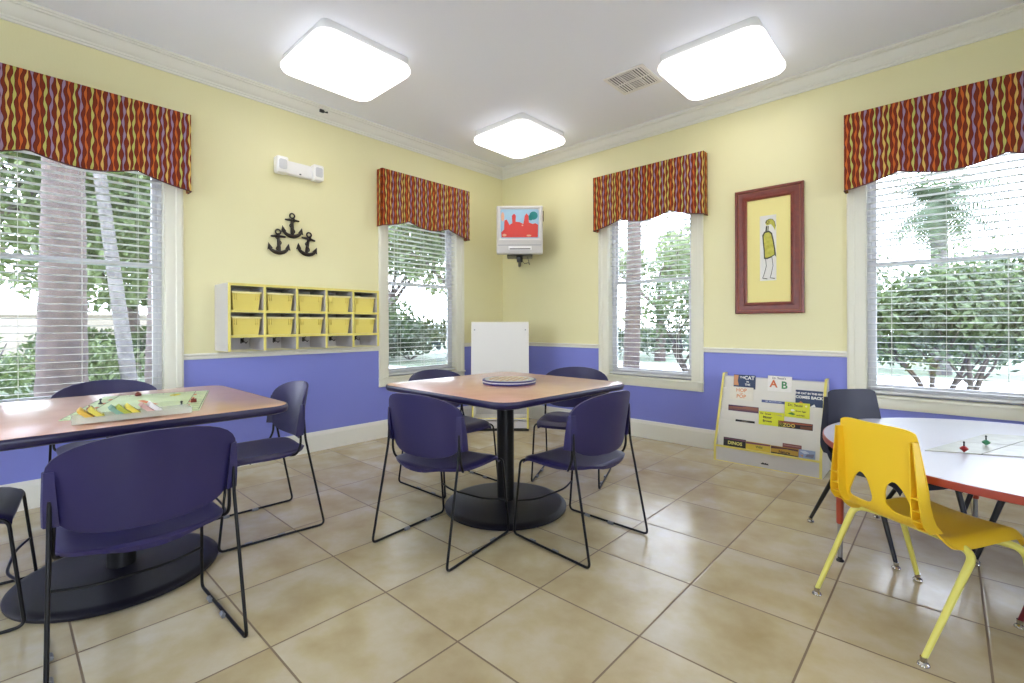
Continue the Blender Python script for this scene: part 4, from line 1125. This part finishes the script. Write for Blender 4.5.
place(make_shell_chair('plastic_chair', mat('teal_black_chair_plastic', (20, 44, 52), 0.5), M['nleg']), 4.452, -1.02, 180+8, 'dark plastic chair with only its legs showing under the round table')
place(make_shell_chair('plastic_chair', M['rplastic'], M['rleg']), 4.63, -1.65, 165, 'dark red legged plastic chair cut by the right picture edge')

# ------------------------------------------------------------------ book display
BX0, BX1 = 2.712, 3.468
bs = empty('book_display', ((BX0+BX1)/2, 0, 0)); tag(bs, 'off white sloping book display with yellow edges against the blue wall', 'book rack')
hw = (BX1-BX0)/2; T = 0.016
sidep = [(-0.315, 0.0), (-0.315, 0.128), (-0.100, 0.694), (-0.030, 0.694), (-0.030, 0.0)]
for s in (-1, 1):
    m = MB(); m.prism(sidep, min(s*hw, s*(hw-T)), max(s*hw, s*(hw-T)), 'x'); build('side_panel', m, M['shelfwhite'], bs, 0)
    m = MB(); q = [(-0.315, 0.0), (-0.315, 0.128), (-0.100, 0.694), (-0.030, 0.694)]
    xs_ = (min(s*(hw+0.0005), s*(hw-T-0.0005)), max(s*(hw+0.0005), s*(hw-T-0.0005)))
    off = [(-0.319, 0.0), (-0.319, 0.129), (-0.1025, 0.6985), (-0.030, 0.6985)]
    m.prism(q+off[::-1], xs_[0], xs_[1], 'x'); build('edge_banding', m, M['yedge'], bs, 0, label='yellow edging')
m = MB(); m.box((-hw+T, -0.313, 0.004), (hw-T, -0.298, 0.122)); build('kick_box', m, M['greymel'], bs, 0)
m = MB(); m.box((-hw+T, -0.317, 0.114), (hw-T, -0.297, 0.122+0.004)) ; m.box((-hw+T, -0.3165, 0.0), (hw-T, -0.298, 0.004)); build('edge_banding', m, M['yedge'], bs, 0, label='yellow edging')
# pockets: front lip (y, z top) stepping back and up; each pocket has a floor and a sloping back
LIPS = [(-0.298, 0.122), (-0.2400, 0.322), (-0.2050, 0.400), (-0.170, 0.488), (-0.135, 0.580), (-0.086, 0.668)]
SL = 0.13
for i in range(1, 6):
    y, z = LIPS[i]; z0 = max(0.06, LIPS[i-1][1]-0.05)
    sl = SL*(z-z0)
    m = MB(); m.prism([(y-sl, z0), (y, z), (y+0.006, z), (y-sl+0.006, z0)], -hw+T, hw-T, 'x', 0.001); build('display_panel', m, M['shelfwhite'], bs, 0)
    if i < 5:
        m = MB(); m.box((-hw+T, y+0.0065-sl, z0), (hw-T, LIPS[i+1][0]-SL*(LIPS[i+1][1]-z0)-0.0005, z0+0.005)); build('pocket_floor', m, M['shelfwhite'], bs, 0)
m = MB(); m.box((-hw+T, -0.072, 0.655), (hw-T, -0.032, 0.671)); m.box((-hw+T, -0.05, 0.10), (hw-T, -0.034, 0.655)); build('back_panel', m, M['greymel'], bs, 0)
m = MB(); c = 0.0
m.prism([(-0.022, 0.030), (0.030, 0.030), (0.026, 0.044), (0.018, 0.038), (0.012, 0.046), (0.0, 0.040), (-0.012, 0.046), (-0.018, 0.038), (-0.026, 0.040)], -0.3142, -0.3131, 'y'); build('maker_badge', m, M['black'], bs, 0)

def text_mesh(body, size, depth=0.0004, bold=0.0):
    cu = bpy.data.curves.new('lettering', 'FONT'); cu.body = body; cu.size = size; cu.extrude = depth; cu.align_x = 'CENTER'; cu.align_y = 'CENTER'; cu.offset = bold; cu.resolution_u = 2; cu.space_line = 0.85
    o = bpy.data.objects.new('lettering_tmp', cu); COL.objects.link(o)
    dg = bpy.context.evaluated_depsgraph_get(); me = bpy.data.meshes.new_from_object(o.evaluated_get(dg))
    bpy.data.objects.remove(o); bpy.data.curves.remove(cu)
    return me
MC = {}
def cm(rgb):
    if rgb not in MC: MC[rgb] = mat('cover_%d_%d_%d' % rgb, rgb, 0.45, var=0.03, scale=30)
    return MC[rgb]
def book(x0, x1, zt, zb, pocket, cover, texts, label, decals=(), back=0.0):
    """a thin upright book standing in a pocket of the rack and leaning on the panel behind"""
    cx = (x0+x1)/2; w = x1-x0
    zlow = LIPS[pocket][1]-0.040; ly, lz = LIPS[pocket+1]
    yl = ly-SL*(lz-zlow)-0.0085+back
    t = empty('picture_book', (cx, yl, zlow)); tag(t, label, 'book', 'books on the display rack')
    H = (zt-zlow)*math.hypot(1, SL)
    t.rotation_euler = (-math.atan(SL), 0, 0)
    m = MB(); m.box((-w/2, 0.0, 0), (w/2, 0.0012, H), 0.0003); m.box((-w/2, 0.0055, 0), (w/2, 0.0067, H), 0.0003); m.box((-w/2, 0.0012, 0), (-w/2+0.0012, 0.0055, H)); build('cover', m, cm(cover), t, 0)
    m = MB(); m.box((-w/2+0.0014, 0.00125, 0.001), (w/2-0.002, 0.00545, H-0.002)); build('pages', m, M['paper'], t, 0)
    for (pts, c) in decals:
        m = MB(); m.prism([(px*w/2, H-pz) for px, pz in pts], -0.0006, -0.0001, 'y'); build('cover_art', m, cm(c), t, 0)
    for (body, size, px, pz, c, bold) in texts:
        me = text_mesh(body, size, 0.0003, bold); me.materials.append(cm(c))
        o = bpy.data.objects.new('cover_title', me); COL.objects.link(o); o.parent = t
        o.location = (px*w/2, -0.0009, H-pz); o.rotation_euler = (R(90), 0, 0)
navy = (38, 58, 92); wht = (236, 236, 228); yel = (224, 226, 40); dk = (30, 26, 34)
book(2.800, 2.969, 0.690, 0.575, 4, navy, [('THE', 0.020, -0.2, 0.022, wht, 0.0006), ('CAT', 0.040, 0.45, 0.024, wht, 0.0012), ('IN', 0.018, 0.3, 0.056, wht, 0.0006), ('THE', 0.022, 0.3, 0.080, wht, 0.0008)],
     'navy book with THE CAT in white letters at the top of the rack', [([(-0.98, 0.004), (-0.55, 0.004), (-0.62, 0.05), (-0.5, 0.09), (-0.98, 0.09)], (214, 150, 100))])
book(2.785, 2.965, 0.594, 0.49, 3, (232, 226, 208), [('HOP', 0.040, 0.0, 0.028, (222, 150, 96), 0.001), ('ON', 0.015, 0.0, 0.054, (222, 160, 110), 0.0005), ('POP', 0.040, 0.0, 0.078, (222, 150, 96), 0.001)],
     'cream book with orange letters just below the navy CAT book')
book(3.061, 3.232, 0.698, 0.575, 4, (238, 234, 224), [("Dr. Seuss's", 0.022, -0.05, 0.018, (60, 60, 70), 0.0002), ('A', 0.080, -0.5, 0.066, (206, 104, 50), 0.002), ('B', 0.080, 0.40, 0.072, (70, 140, 84), 0.002)],
     'white book with a big orange A and green B')
book(3.268, 3.447, 0.607, 0.49, 3, navy, [('THE CAT IN THE HAT', 0.0195, 0.0, 0.024, wht, 0.0008), ('COMES BACK', 0.029, 0.0, 0.054, wht, 0.0012)],
     'navy book reading COMES BACK beside the navy black chair', [([(-0.8, 0.10), (-0.6, 0.086), (-0.4, 0.10)], (210, 130, 70)), ([(0.1, 0.12), (0.4, 0.10), (0.5, 0.12)], wht)])
book(3.030, 3.201, 0.507, 0.488, 3, (92, 104, 150), [('MR. BROWN CAN', 0.014, 0.0, 0.009, (200, 206, 226), 0.0002)], 'slate blue book whose top strip peeks out below the A and B book')
book(3.201, 3.368, 0.512, 0.400, 2, yel, [('Dr. Seuss', 0.026, -0.15, 0.022, (60, 60, 30), 0.0005), ('Green Eggs', 0.015, 0.3, 0.064, (60, 70, 30), 0.0003), ('and Ham', 0.015, 0.3, 0.094, (60, 70, 30), 0.0003)],
     'higher of the two bright yellow books, on the side of the navy COMES BACK book', [(circ(-0.35, 0.06, 0.16, 12, 0.008), (240, 240, 200)), ([(-0.75, 0.088), (-0.4, 0.076), (-0.1, 0.088), (-0.3, 0.098)], (90, 150, 60)), (circ(0.72, 0.022, 0.09, 10, 0.007), (240, 236, 160))])
book(3.026, 3.203, 0.425, 0.315, 1, yel, [('Dr. Seuss', 0.020, -0.45, 0.018, (60, 60, 30), 0.0004), ('Mister', 0.024, -0.3, 0.045, (40, 50, 30), 0.0006), ('Brown', 0.024, -0.3, 0.074, (40, 50, 30), 0.0006)],
     'lower of the two bright yellow books, tilted lettering on its cover', [(circ(0.7, 0.075, 0.15, 12, 0.012), (150, 120, 60)), ([(0.3, 0.02), (0.8, 0.014), (0.85, 0.03), (0.6, 0.024)], (200, 196, 100))])
book(2.785, 3.015, 0.445, 0.395, 2, (84, 50, 84), [], 'purple and brown book strip on the left side of the rack middle', [([(-0.98, 0.012), (-0.1, 0.010), (0.2, 0.003), (0.98, 0.004), (0.98, 0.036), (-0.98, 0.036)], (150, 96, 76)), ([(-0.98, 0.020), (0.98, 0.030), (0.98, 0.045), (-0.98, 0.045)], (100, 70, 90))])
book(2.852, 2.996, 0.336, 0.318, 1, (20, 18, 20), [('ANIMALS', 0.012, 0.0, 0.009, (150, 140, 120), 0.0002)], 'black book strip just below the purple and brown one')
book(3.165, 3.394, 0.368, 0.320, 1, (42, 28, 26), [('ZOO', 0.036, -0.35, 0.030, (226, 200, 90), 0.001)], 'dark book with ZOO in yellow letters', [([(-0.98, 0.003), (0.98, 0.003), (0.98, 0.014), (0.1, 0.017), (-0.98, 0.013)], (160, 84, 54)), ([(0.3, 0.025), (0.98, 0.02), (0.98, 0.045), (0.3, 0.045)], (120, 70, 40))])
book(2.777, 2.946, 0.190, 0.120, 0, dk, [('DINOS', 0.036, 0.05, 0.040, (222, 214, 120), 0.001)], 'dark book with pale yellow capitals in the bottom row', [([(-0.98, 0.004), (0.98, 0.004), (0.98, 0.016), (-0.98, 0.012)], (110, 66, 90))], back=-0.012)
book(2.948, 3.124, 0.183, 0.120, 0, (206, 180, 60), [('Wild', 0.024, 0.1, 0.034, (70, 90, 40), 0.0006)], 'yellow brown book beside the dark one in the bottom row', [([(-0.98, 0.003), (0.98, 0.003), (0.98, 0.014), (-0.98, 0.018)], (126, 70, 90))], back=-0.012)
book(3.127, 3.313, 0.180, 0.120, 0, (190, 150, 50), [('Nature', 0.026, 0.0, 0.038, (60, 40, 30), 0.0008)], 'golden book in the bottom row next to the bluish magazine', [([(-0.98, 0.003), (0.98, 0.003), (0.98, 0.018), (0.2, 0.014), (-0.98, 0.022)], (96, 60, 54)), ([(-0.98, 0.047), (0.98, 0.050), (0.98, 0.06), (-0.98, 0.06)], (60, 60, 44))], back=-0.012)
book(3.205, 3.330, 0.207, 0.130, 0, (134, 76, 66), [], 'reddish brown book standing behind the golden one in the bottom row', [([(-0.9, 0.010), (0.9, 0.010), (0.9, 0.014), (-0.9, 0.014)], (180, 150, 140))])
book(3.316, 3.420, 0.183, 0.120, 0, (140, 156, 186), [], 'bluish grey magazine at the end of the bottom row', [([(-0.9, 0.01), (-0.2, 0.006), (0.3, 0.02), (-0.3, 0.03)], (196, 204, 216)), ([(0.0, 0.03), (0.9, 0.022), (0.8, 0.05), (-0.2, 0.05)], (110, 110, 130)), ([(-0.9, 0.04), (-0.4, 0.035), (-0.5, 0.055)], (180, 140, 120))], back=-0.012)

# ------------------------------------------------------------------ easel
ez = empty('art_easel', (0.66, -0.73, 0), R(41.5)); tag(ez, 'white art easel with storage shelf standing in the room corner', 'easel')
hw = 0.300; D_ = 0.26; T = 0.020
for s in (-1, 1):
    m = MB(); m.prism([(-0.02, 0.025), (-0.02, 0.62), (0.03, 1.12), (0.10, 1.12), (D_, 0.62), (D_, 0.025)], min(s*hw, s*(hw-T)), max(s*hw, s*(hw-T)), 'x'); build('side_panel', m, M['shelfwhite'], ez, 0)
    m = MB(); m.box((min(s*hw, s*(hw-T)), -0.023, 0.025), (max(s*hw, s*(hw-T)), -0.0202, 0.60)); build('edge_banding', m, M['yedge'], ez, 0, label='yellow edging')
m = MB(); m.box((-hw+T, 0.0, 0.045), (hw-T, D_, 0.060)); m.box((-hw+T, -0.018, 0.115), (hw-T, D_, 0.130)); build('shelf', m, M['shelfwhite'], ez, 0)
m = MB(); m.box((-hw+T, -0.016, 0.030), (hw-T, 0.0, 0.10)); build('front_panel', m, M['greymel'], ez, 0)
m = MB(); m.box((-hw+T, -0.020, 0.1302), (hw-T, -0.016, 0.1375)); build('edge_banding', m, M['yedge'], ez, 0, label='yellow edging')
m = MB(); m.box((-hw+T, D_-0.012, 0.13), (hw-T, D_-0.004, 0.62)); build('back_panel', m, M['greymel'], ez, 0)
m = MB(); m.box((-hw, -0.022, 0.001), (hw, 0.02, 0.024), 0.003); m.box((-hw, D_-0.04, 0.001), (hw, D_, 0.024), 0.003); build('base_runner', m, M['black'], ez)
tb = Matrix.Translation((0, -0.045, 0.56)) @ Matrix.Rotation(R(-5), 4, 'X')
m = MB(); m.box((-0.303, 0.0, 0.0), (0.303, 0.010, 0.590), 0.002, tf=tb); bdd = build('drawing_board', m, M['shelfwhite'], ez)
m = MB(); m.box((-0.296, -0.0012, 0.01), (0.296, -0.0002, 0.580), tf=tb); build('paper_sheet', m, M['paper'], bdd, 0)
for s in (-1, 1):
    m = MB(); tb2 = tb @ Matrix.Translation((s*0.268, -0.0014, 0.505)) @ Matrix.Rotation(R(90), 4, 'X'); m.lathe([(0.007, 0.0), (0.007, 0.003), (0.004, 0.005)], (0, 0, 0), 14, tf=tb2); build('paper_clip', m, M['silver'], bdd)

# ------------------------------------------------------------------ outdoors
random.seed(11)
def ico_leafball(m, c, r, n, size, flat_=0.75):
    vs = []; fs = []
    for _ in range(n):
        while True:
            p = Vector((random.uniform(-1, 1), random.uniform(-1, 1), random.uniform(-1, 1)))
            if 0.25 < p.length < 1: break
        p = Vector((p.x*r, p.y*r, p.z*r*flat_))+Vector(c)
        d = Vector((random.gauss(0, 1), random.gauss(0, 1), random.gauss(0, 1))).normalized(); e = d.orthogonal().normalized()
        s = size*random.uniform(0.6, 1.3); k = len(vs)
        mid = e.cross(d)*s*0.12
        vs += [p-d*s, p+e*s*0.45+mid, p+d*s, p-e*s*0.45+mid]; fs.append((k, k+1, k+2, k+3))
    m.add(vs, fs)
def branchy(m, p, d, length, r, depth, tips, spread=0.6):
    n = 5; pts = [p]; rs = [r]; cur = Vector(p); dd = Vector(d).normalized()
    for i in range(n):
        dd = (dd+Vector((random.gauss(0, 0.12), random.gauss(0, 0.12), random.gauss(0, 0.06)+0.03))).normalized()
        cur = cur+dd*length/n; pts.append(cur.copy()); rs.append(r*(1-0.45*(i+1)/n))
    m.tube(pts, rs, 7)
    if depth == 0: tips.append(cur.copy()); return
    for k in range(3):
        a = Vector((random.gauss(0, spread), random.gauss(0, spread), random.uniform(0.0, 0.6)))
        branchy(m, pts[random.choice((2, 3, 4, 5))] if k else cur, (dd+a).normalized(), length*random.uniform(0.62, 0.8), rs[-1]*0.8, depth-1, tips, spread)
def tree(name, x, y, trunk_h, r, crown_r, nleaf, size, lm, bm_, label, depth=2, spread=0.7, low=False, extra=()):
    t = empty(name, (x, y, GZ)); tag(t, label, 'tree', 'trees seen through the windows')
    m = MB(); tips = []
    if low:
        for k in range(5):
            a = k*1.26+0.4; branchy(m, (0.12*math.cos(a), 0.12*math.sin(a), 0), (0.6*math.cos(a), 0.6*math.sin(a), 1), trunk_h, r, depth, tips, spread)
    else:
        m.tube([(0, 0, 0), (0.03, 0.02, trunk_h*0.5), (0, 0, trunk_h)], [r*1.25, r, r*0.85], 12)
        for k in range(4):
            a = k*1.57+random.random(); branchy(m, (0, 0, trunk_h*random.uniform(0.8, 1)), (0.8*math.cos(a), 0.8*math.sin(a), 0.8), crown_r*0.75, r*0.5, depth-1, tips, spread)
    build('trunk', m, bm_, t, 60)
    m = MB(); per = max(6, nleaf//max(1, len(tips)))
    for p in tips: ico_leafball(m, p, crown_r*0.36, per, size)
    for (c, rr, nn) in extra: ico_leafball(m, c, rr, nn, size)
    o = build('foliage', m, lm, t, 0); return t
GZ = -0.18
def plane_obj(name, x0, y0, x1, y1, z0, z1, mt, lb, cat):
    m = MB(); m.box((x0, y0, z0), (x1, y1, z1)); o = build(name, m, mt, sharp=0); o['kind'] = 'structure'; tag(o, lb, cat)
# ground pieces around the building
plane_obj('lawn', -60, -40, -0.15, 60, GZ-0.2, GZ, M['grass'], 'lawn outside the windows of the cubby wall', 'lawn')
plane_obj('lawn', -0.15, 0.15, 60, 60, GZ-0.2, GZ, M['grass'], 'lawn outside the windows of the picture wall', 'lawn')
plane_obj('bounce_terrace', -0.15, -40, 60, YM-0.15, GZ-0.2, GZ+0.04, M['concrete'], 'unseen pale concrete paving added behind the room to bounce daylight', 'paving')  # added as a pale reflector, throws daylight up to the ceiling
plane_obj('bounce_patio', XM+0.15, YM-0.14, 30, 0.14, GZ-0.2, GZ+0.05, M['concrete'], 'unseen pale concrete paving added outside the glass door to bounce daylight', 'paving')  # goes with the added door, pale to bounce daylight indoors
plane_obj('path', -14.0, 0.9, -4.5, 4.2, GZ, GZ+0.012, M['concrete'], 'pale concrete paving outside the window beside the cubbies', 'paving')
plane_obj('path', -6.0, 6.5, 12.0, 10.5, GZ, GZ+0.012, M['concrete'], 'pale concrete paving outside the picture wall windows', 'paving')
plane_obj('path', -4.4, -6.0, -3.0, -3.9, GZ, GZ+0.012, M['path'], 'pale path outside the window with the thick trunk', 'paving')
m = MB(); m.box((-17.2, -8, GZ), (-17.0, 3.0, 1.45), 0.01); m.box((-17.25, -8, 1.45), (-16.95, 3.0, 1.53), 0.01); t = build('garden_wall', m, M['stucco']); tag(t, 'low cream garden wall beyond the trees', 'garden wall')

def trunk_only(name, x, y, h, r, lean, mt, lb, crown=None):
    t = empty(name, (x, y, GZ)); tag(t, lb, 'tree', 'trees seen through the windows')
    m = MB(); n = 40; pts = []; rs = []
    for i in range(n+1):
        q = i/n; pts.append((lean[0]*q+0.03*math.sin(q*5), lean[1]*q, h*q)); rs.append(r*(1.18-0.25*min(1, q*2.5))*(1+0.035*math.sin(i*2.6)))
    m.tube(pts, rs, 20); build('trunk', m, mt, t, 60)
    if crown:
        m = MB()
        palm_crown(m, pts[-1], crown[0], crown[1], crown[2]); build('fronds', m, M['palm'], t, 0)
    return t
def palm_crown(m, c, L, nf, wid):
    for k in range(nf):
        a = random.uniform(0, 2*PI); el = random.uniform(-0.5, 1.3); d = Vector((math.cos(a), math.sin(a), 0))
        p = Vector(c); prev = p.copy(); v = (d*math.cos(el)+Vector((0, 0, math.sin(el)))).normalized(); spine = [p.copy()]
        for i in range(9):
            v = (v+Vector((0, 0, -0.11-0.03*i*0.5))).normalized(); p = p+v*L/9; spine.append(p.copy())
        side = d.cross(Vector((0, 0, 1)))
        for i in range(1, 10):
            for s in (-1, 1):
                for jj in (0.0, 0.5):
                    q = spine[i-1]*(1-jj)+spine[i]*jj; ln = wid*(0.5+math.sin(PI*min(1, i/9.5)))*0.6
                    tip = q+side*s*ln+(spine[i]-spine[i-1]).normalized()*ln*0.6+Vector((0, 0, -ln*0.35)); w_ = (spine[i]-spine[i-1]).normalized()*0.028
                    m.add([q-w_, q+w_, tip], [(0, 1, 2)])
trunk_only('palm_tree', -3.57, -3.81, 7.5, 0.205, (0.1, 0.05), M['bark'], 'thick brown palm trunk close outside the window at the picture edge', (2.6, 26, 0.5))
trunk_only('palm_tree', -7.2, -2.62, 8.0, 0.11, (-0.9, -0.75), M['barkpale'], 'pale leaning palm trunk outside the window at the picture edge', (2.6, 22, 0.5))
trunk_only('palm_tree', -5.78, -2.52, 7.0, 0.13, (0.25, 0.1), M['barkdark'], 'thin dark trunk beside the pale leaning one', (2.2, 20, 0.5))
tree('leafy_tree', -11.5, -4.9, 3.4, 0.2, 3.0, 5600, 0.13, M['leafb'], M['barkdark'], 'pale green tree filling the top of the window at the picture edge', 2, 0.8, extra=[((0.5, 0.6, 4.6), 2.2, 2500), ((1.5, 2.0, 2.8), 1.6, 1300), ((2.0, 2.6, 4.2), 1.7, 1300)])
tree('leafy_tree', -14.0, -1.6, 2.2, 0.2, 2.6, 3400, 0.14, M['leafa'], M['barkdark'], 'green tree in front of the cream garden wall', 2, 0.8, extra=[((0, 0, 3.2), 2.0, 1500)])
tree('leafy_tree', -9.0, 0.3, 3.2, 0.14, 2.4, 2600, 0.12, M['leafb'], M['barkpale'], 'pale green tree between the two windows of the cubby wall', 2, 0.8)
def bush(name, x, y, w, h, n, size, lm, lb):
    t = empty(name, (x, y, GZ)); tag(t, lb, 'bush', 'bushes seen through the windows')
    m = MB()
    for k in range(7):
        a = k*0.9; m.tube([(0, 0, 0), (w*0.25*math.cos(a), w*0.25*math.sin(a), h*0.4), (w*0.4*math.cos(a), w*0.4*math.sin(a), h*0.8)], [0.02, 0.014, 0.006], 6)
    build('stems', m, M['barkdark'], t, 60)
    m = MB()
    for k in range(9): ico_leafball(m, (random.uniform(-1, 1)*w*0.4, random.uniform(-1, 1)*w*0.4, h*random.uniform(0.35, 0.75)), w*0.33, n//9, size, h/w)
    build('foliage', m, lm, t, 0)
bush('garden_bush', -4.7, -4.75, 1.3, 1.35, 2600, 0.05, M['leafa'], 'leafy bush beside the thick palm trunk')
bush('garden_bush', -8.2, -3.4, 2.0, 1.0, 2400, 0.07, M['leafb'], 'pale shrub between the thick and the leaning trunk')
bush('garden_bush', -11.5, -1.9, 3.0, 1.35, 2200, 0.09, M['leafa'], 'low green shrubbery before the garden wall')
bush('garden_bush', -10.8, 6.2, 4.5, 1.5, 3400, 0.11, M['leafc'], 'dark hedge bush outside the window beside the cubbies')
bush('garden_bush', -14.0, 6.4, 4.5, 2.6, 3000, 0.12, M['leafa'], 'green bush further out beyond the window beside the cubbies')
tree('leafy_tree', -9.5, 7.2, 2.8, 0.2, 3.0, 4200, 0.14, M['leafb'], M['bark'], 'pale tree outside the window beside the cubbies', 2, 0.8, extra=[((0, 0, 4), 2.2, 1300)])
tree('leafy_tree', -15.5, 8.5, 2.8, 0.2, 3.4, 3600, 0.16, M['leafa'], M['bark'], 'green tree far beyond the window beside the cubbies', 2, 0.8)
# outside the right wall
trunk_only('palm_tree', 0.16, 2.95, 7.5, 0.125, (0.1, 0.1), M['bark'], 'palm trunk outside the window between television and picture', (2.4, 24, 0.5))
tree('branching_tree', 0.75, 4.7, 1.0, 0.055, 1.9, 2500, 0.065, M['leafa'], M['barkdark'], 'small branching tree outside the window between television and picture', 2, 0.75, low=True)
bush('garden_bush', -4.5, 14.2, 7, 1.2, 2600, 0.12, M['leafc'], 'long low hedge beyond the paving')
bush('garden_bush', 4.0, 14.6, 8, 1.3, 2600, 0.12, M['leafc'], 'long low hedge beyond the bushy tree')
tree('leafy_tree', -3.4, 11.6, 2.0, 0.16, 2.3, 2600, 0.13, M['leafb'], M['bark'], 'pale tree beyond the paving, behind the branching tree', 2, 0.8)
tree('bushy_tree', 4.15, 4.9, 0.85, 0.045, 1.7, 8200, 0.056, M['leafa'], M['barkdark'], 'bushy green tree with many stems outside the right hand window', 3, 0.62, low=True,
     extra=[((0.0, -0.2, 1.65), 0.6, 1600), ((-0.45, 0.0, 1.5), 0.45, 900), ((0.55, 0.0, 1.75), 0.6, 1400), ((0.9, 0.4, 1.4), 0.6, 900), ((0.2, 0.3, 1.45), 0.6, 800)])
trunk_only('palm_tree', 3.98, 11.9, 4.3, 0.19, (0.0, 0.0), M['barkpale'], 'palm tree whose crown rises above the bushy tree', (1.6, 60, 0.42))

# ------------------------------------------------------------------ sky, sun, camera
w = bpy.data.worlds.new('sky'); scene.world = w; w.use_nodes = True; nt = w.node_tree
bg = nt.nodes['Background']
tc = nt.nodes.new('ShaderNodeTexCoord'); sp = nt.nodes.new('ShaderNodeSeparateXYZ'); nt.links.new(tc.outputs['Generated'], sp.inputs[0])
rp = nt.nodes.new('ShaderNodeValToRGB'); rp.color_ramp.elements[0].position = 0.0; rp.color_ramp.elements[0].color = (0.84, 0.87, 1.0, 1)
rp.color_ramp.elements[1].position = 0.9; rp.color_ramp.elements[1].color = (0.68, 0.76, 1.0, 1)
nt.links.new(sp.outputs['Z'], rp.inputs['Fac']); nt.links.new(rp.outputs['Color'], bg.inputs['Color'])
bg.inputs['Strength'].default_value = 9.8

cam = bpy.data.cameras.new('camera'); co = bpy.data.objects.new('camera', cam); COL.objects.link(co)
cam.sensor_width = 36; cam.sensor_fit = 'HORIZONTAL'; cam.lens = 473.333/1024*36
cam.shift_y = -16.44/1024; cam.clip_start = 0.02; cam.clip_end = 300
co.location = (4.137, -4.313, 1.113)
co.rotation_mode = 'QUATERNION'
fwv = Vector((-math.sin(0.745), math.cos(0.745), 0)); rt = Vector((math.cos(0.745), math.sin(0.745), 0)); up = Vector((0, 0, 1))
ro = -0.0033; r2 = rt*math.cos(ro)+up*math.sin(ro); u2 = -rt*math.sin(ro)+up*math.cos(ro)
co.rotation_quaternion = Matrix((r2, u2, -fwv)).transposed().to_quaternion()
scene.camera = co

scene.view_settings.view_transform = 'Standard'; scene.view_settings.look = 'None'
scene.view_settings.gamma = 1; scene.view_settings.use_curve_mapping = False
scene.view_settings.exposure = 0.78
cy_ = scene.cycles
cy_.use_denoising = True
cy_.max_bounces = 8; cy_.diffuse_bounces = 5; cy_.glossy_bounces = 4; cy_.transparent_max_bounces = 12
cy_.sample_clamp_indirect = 6.0
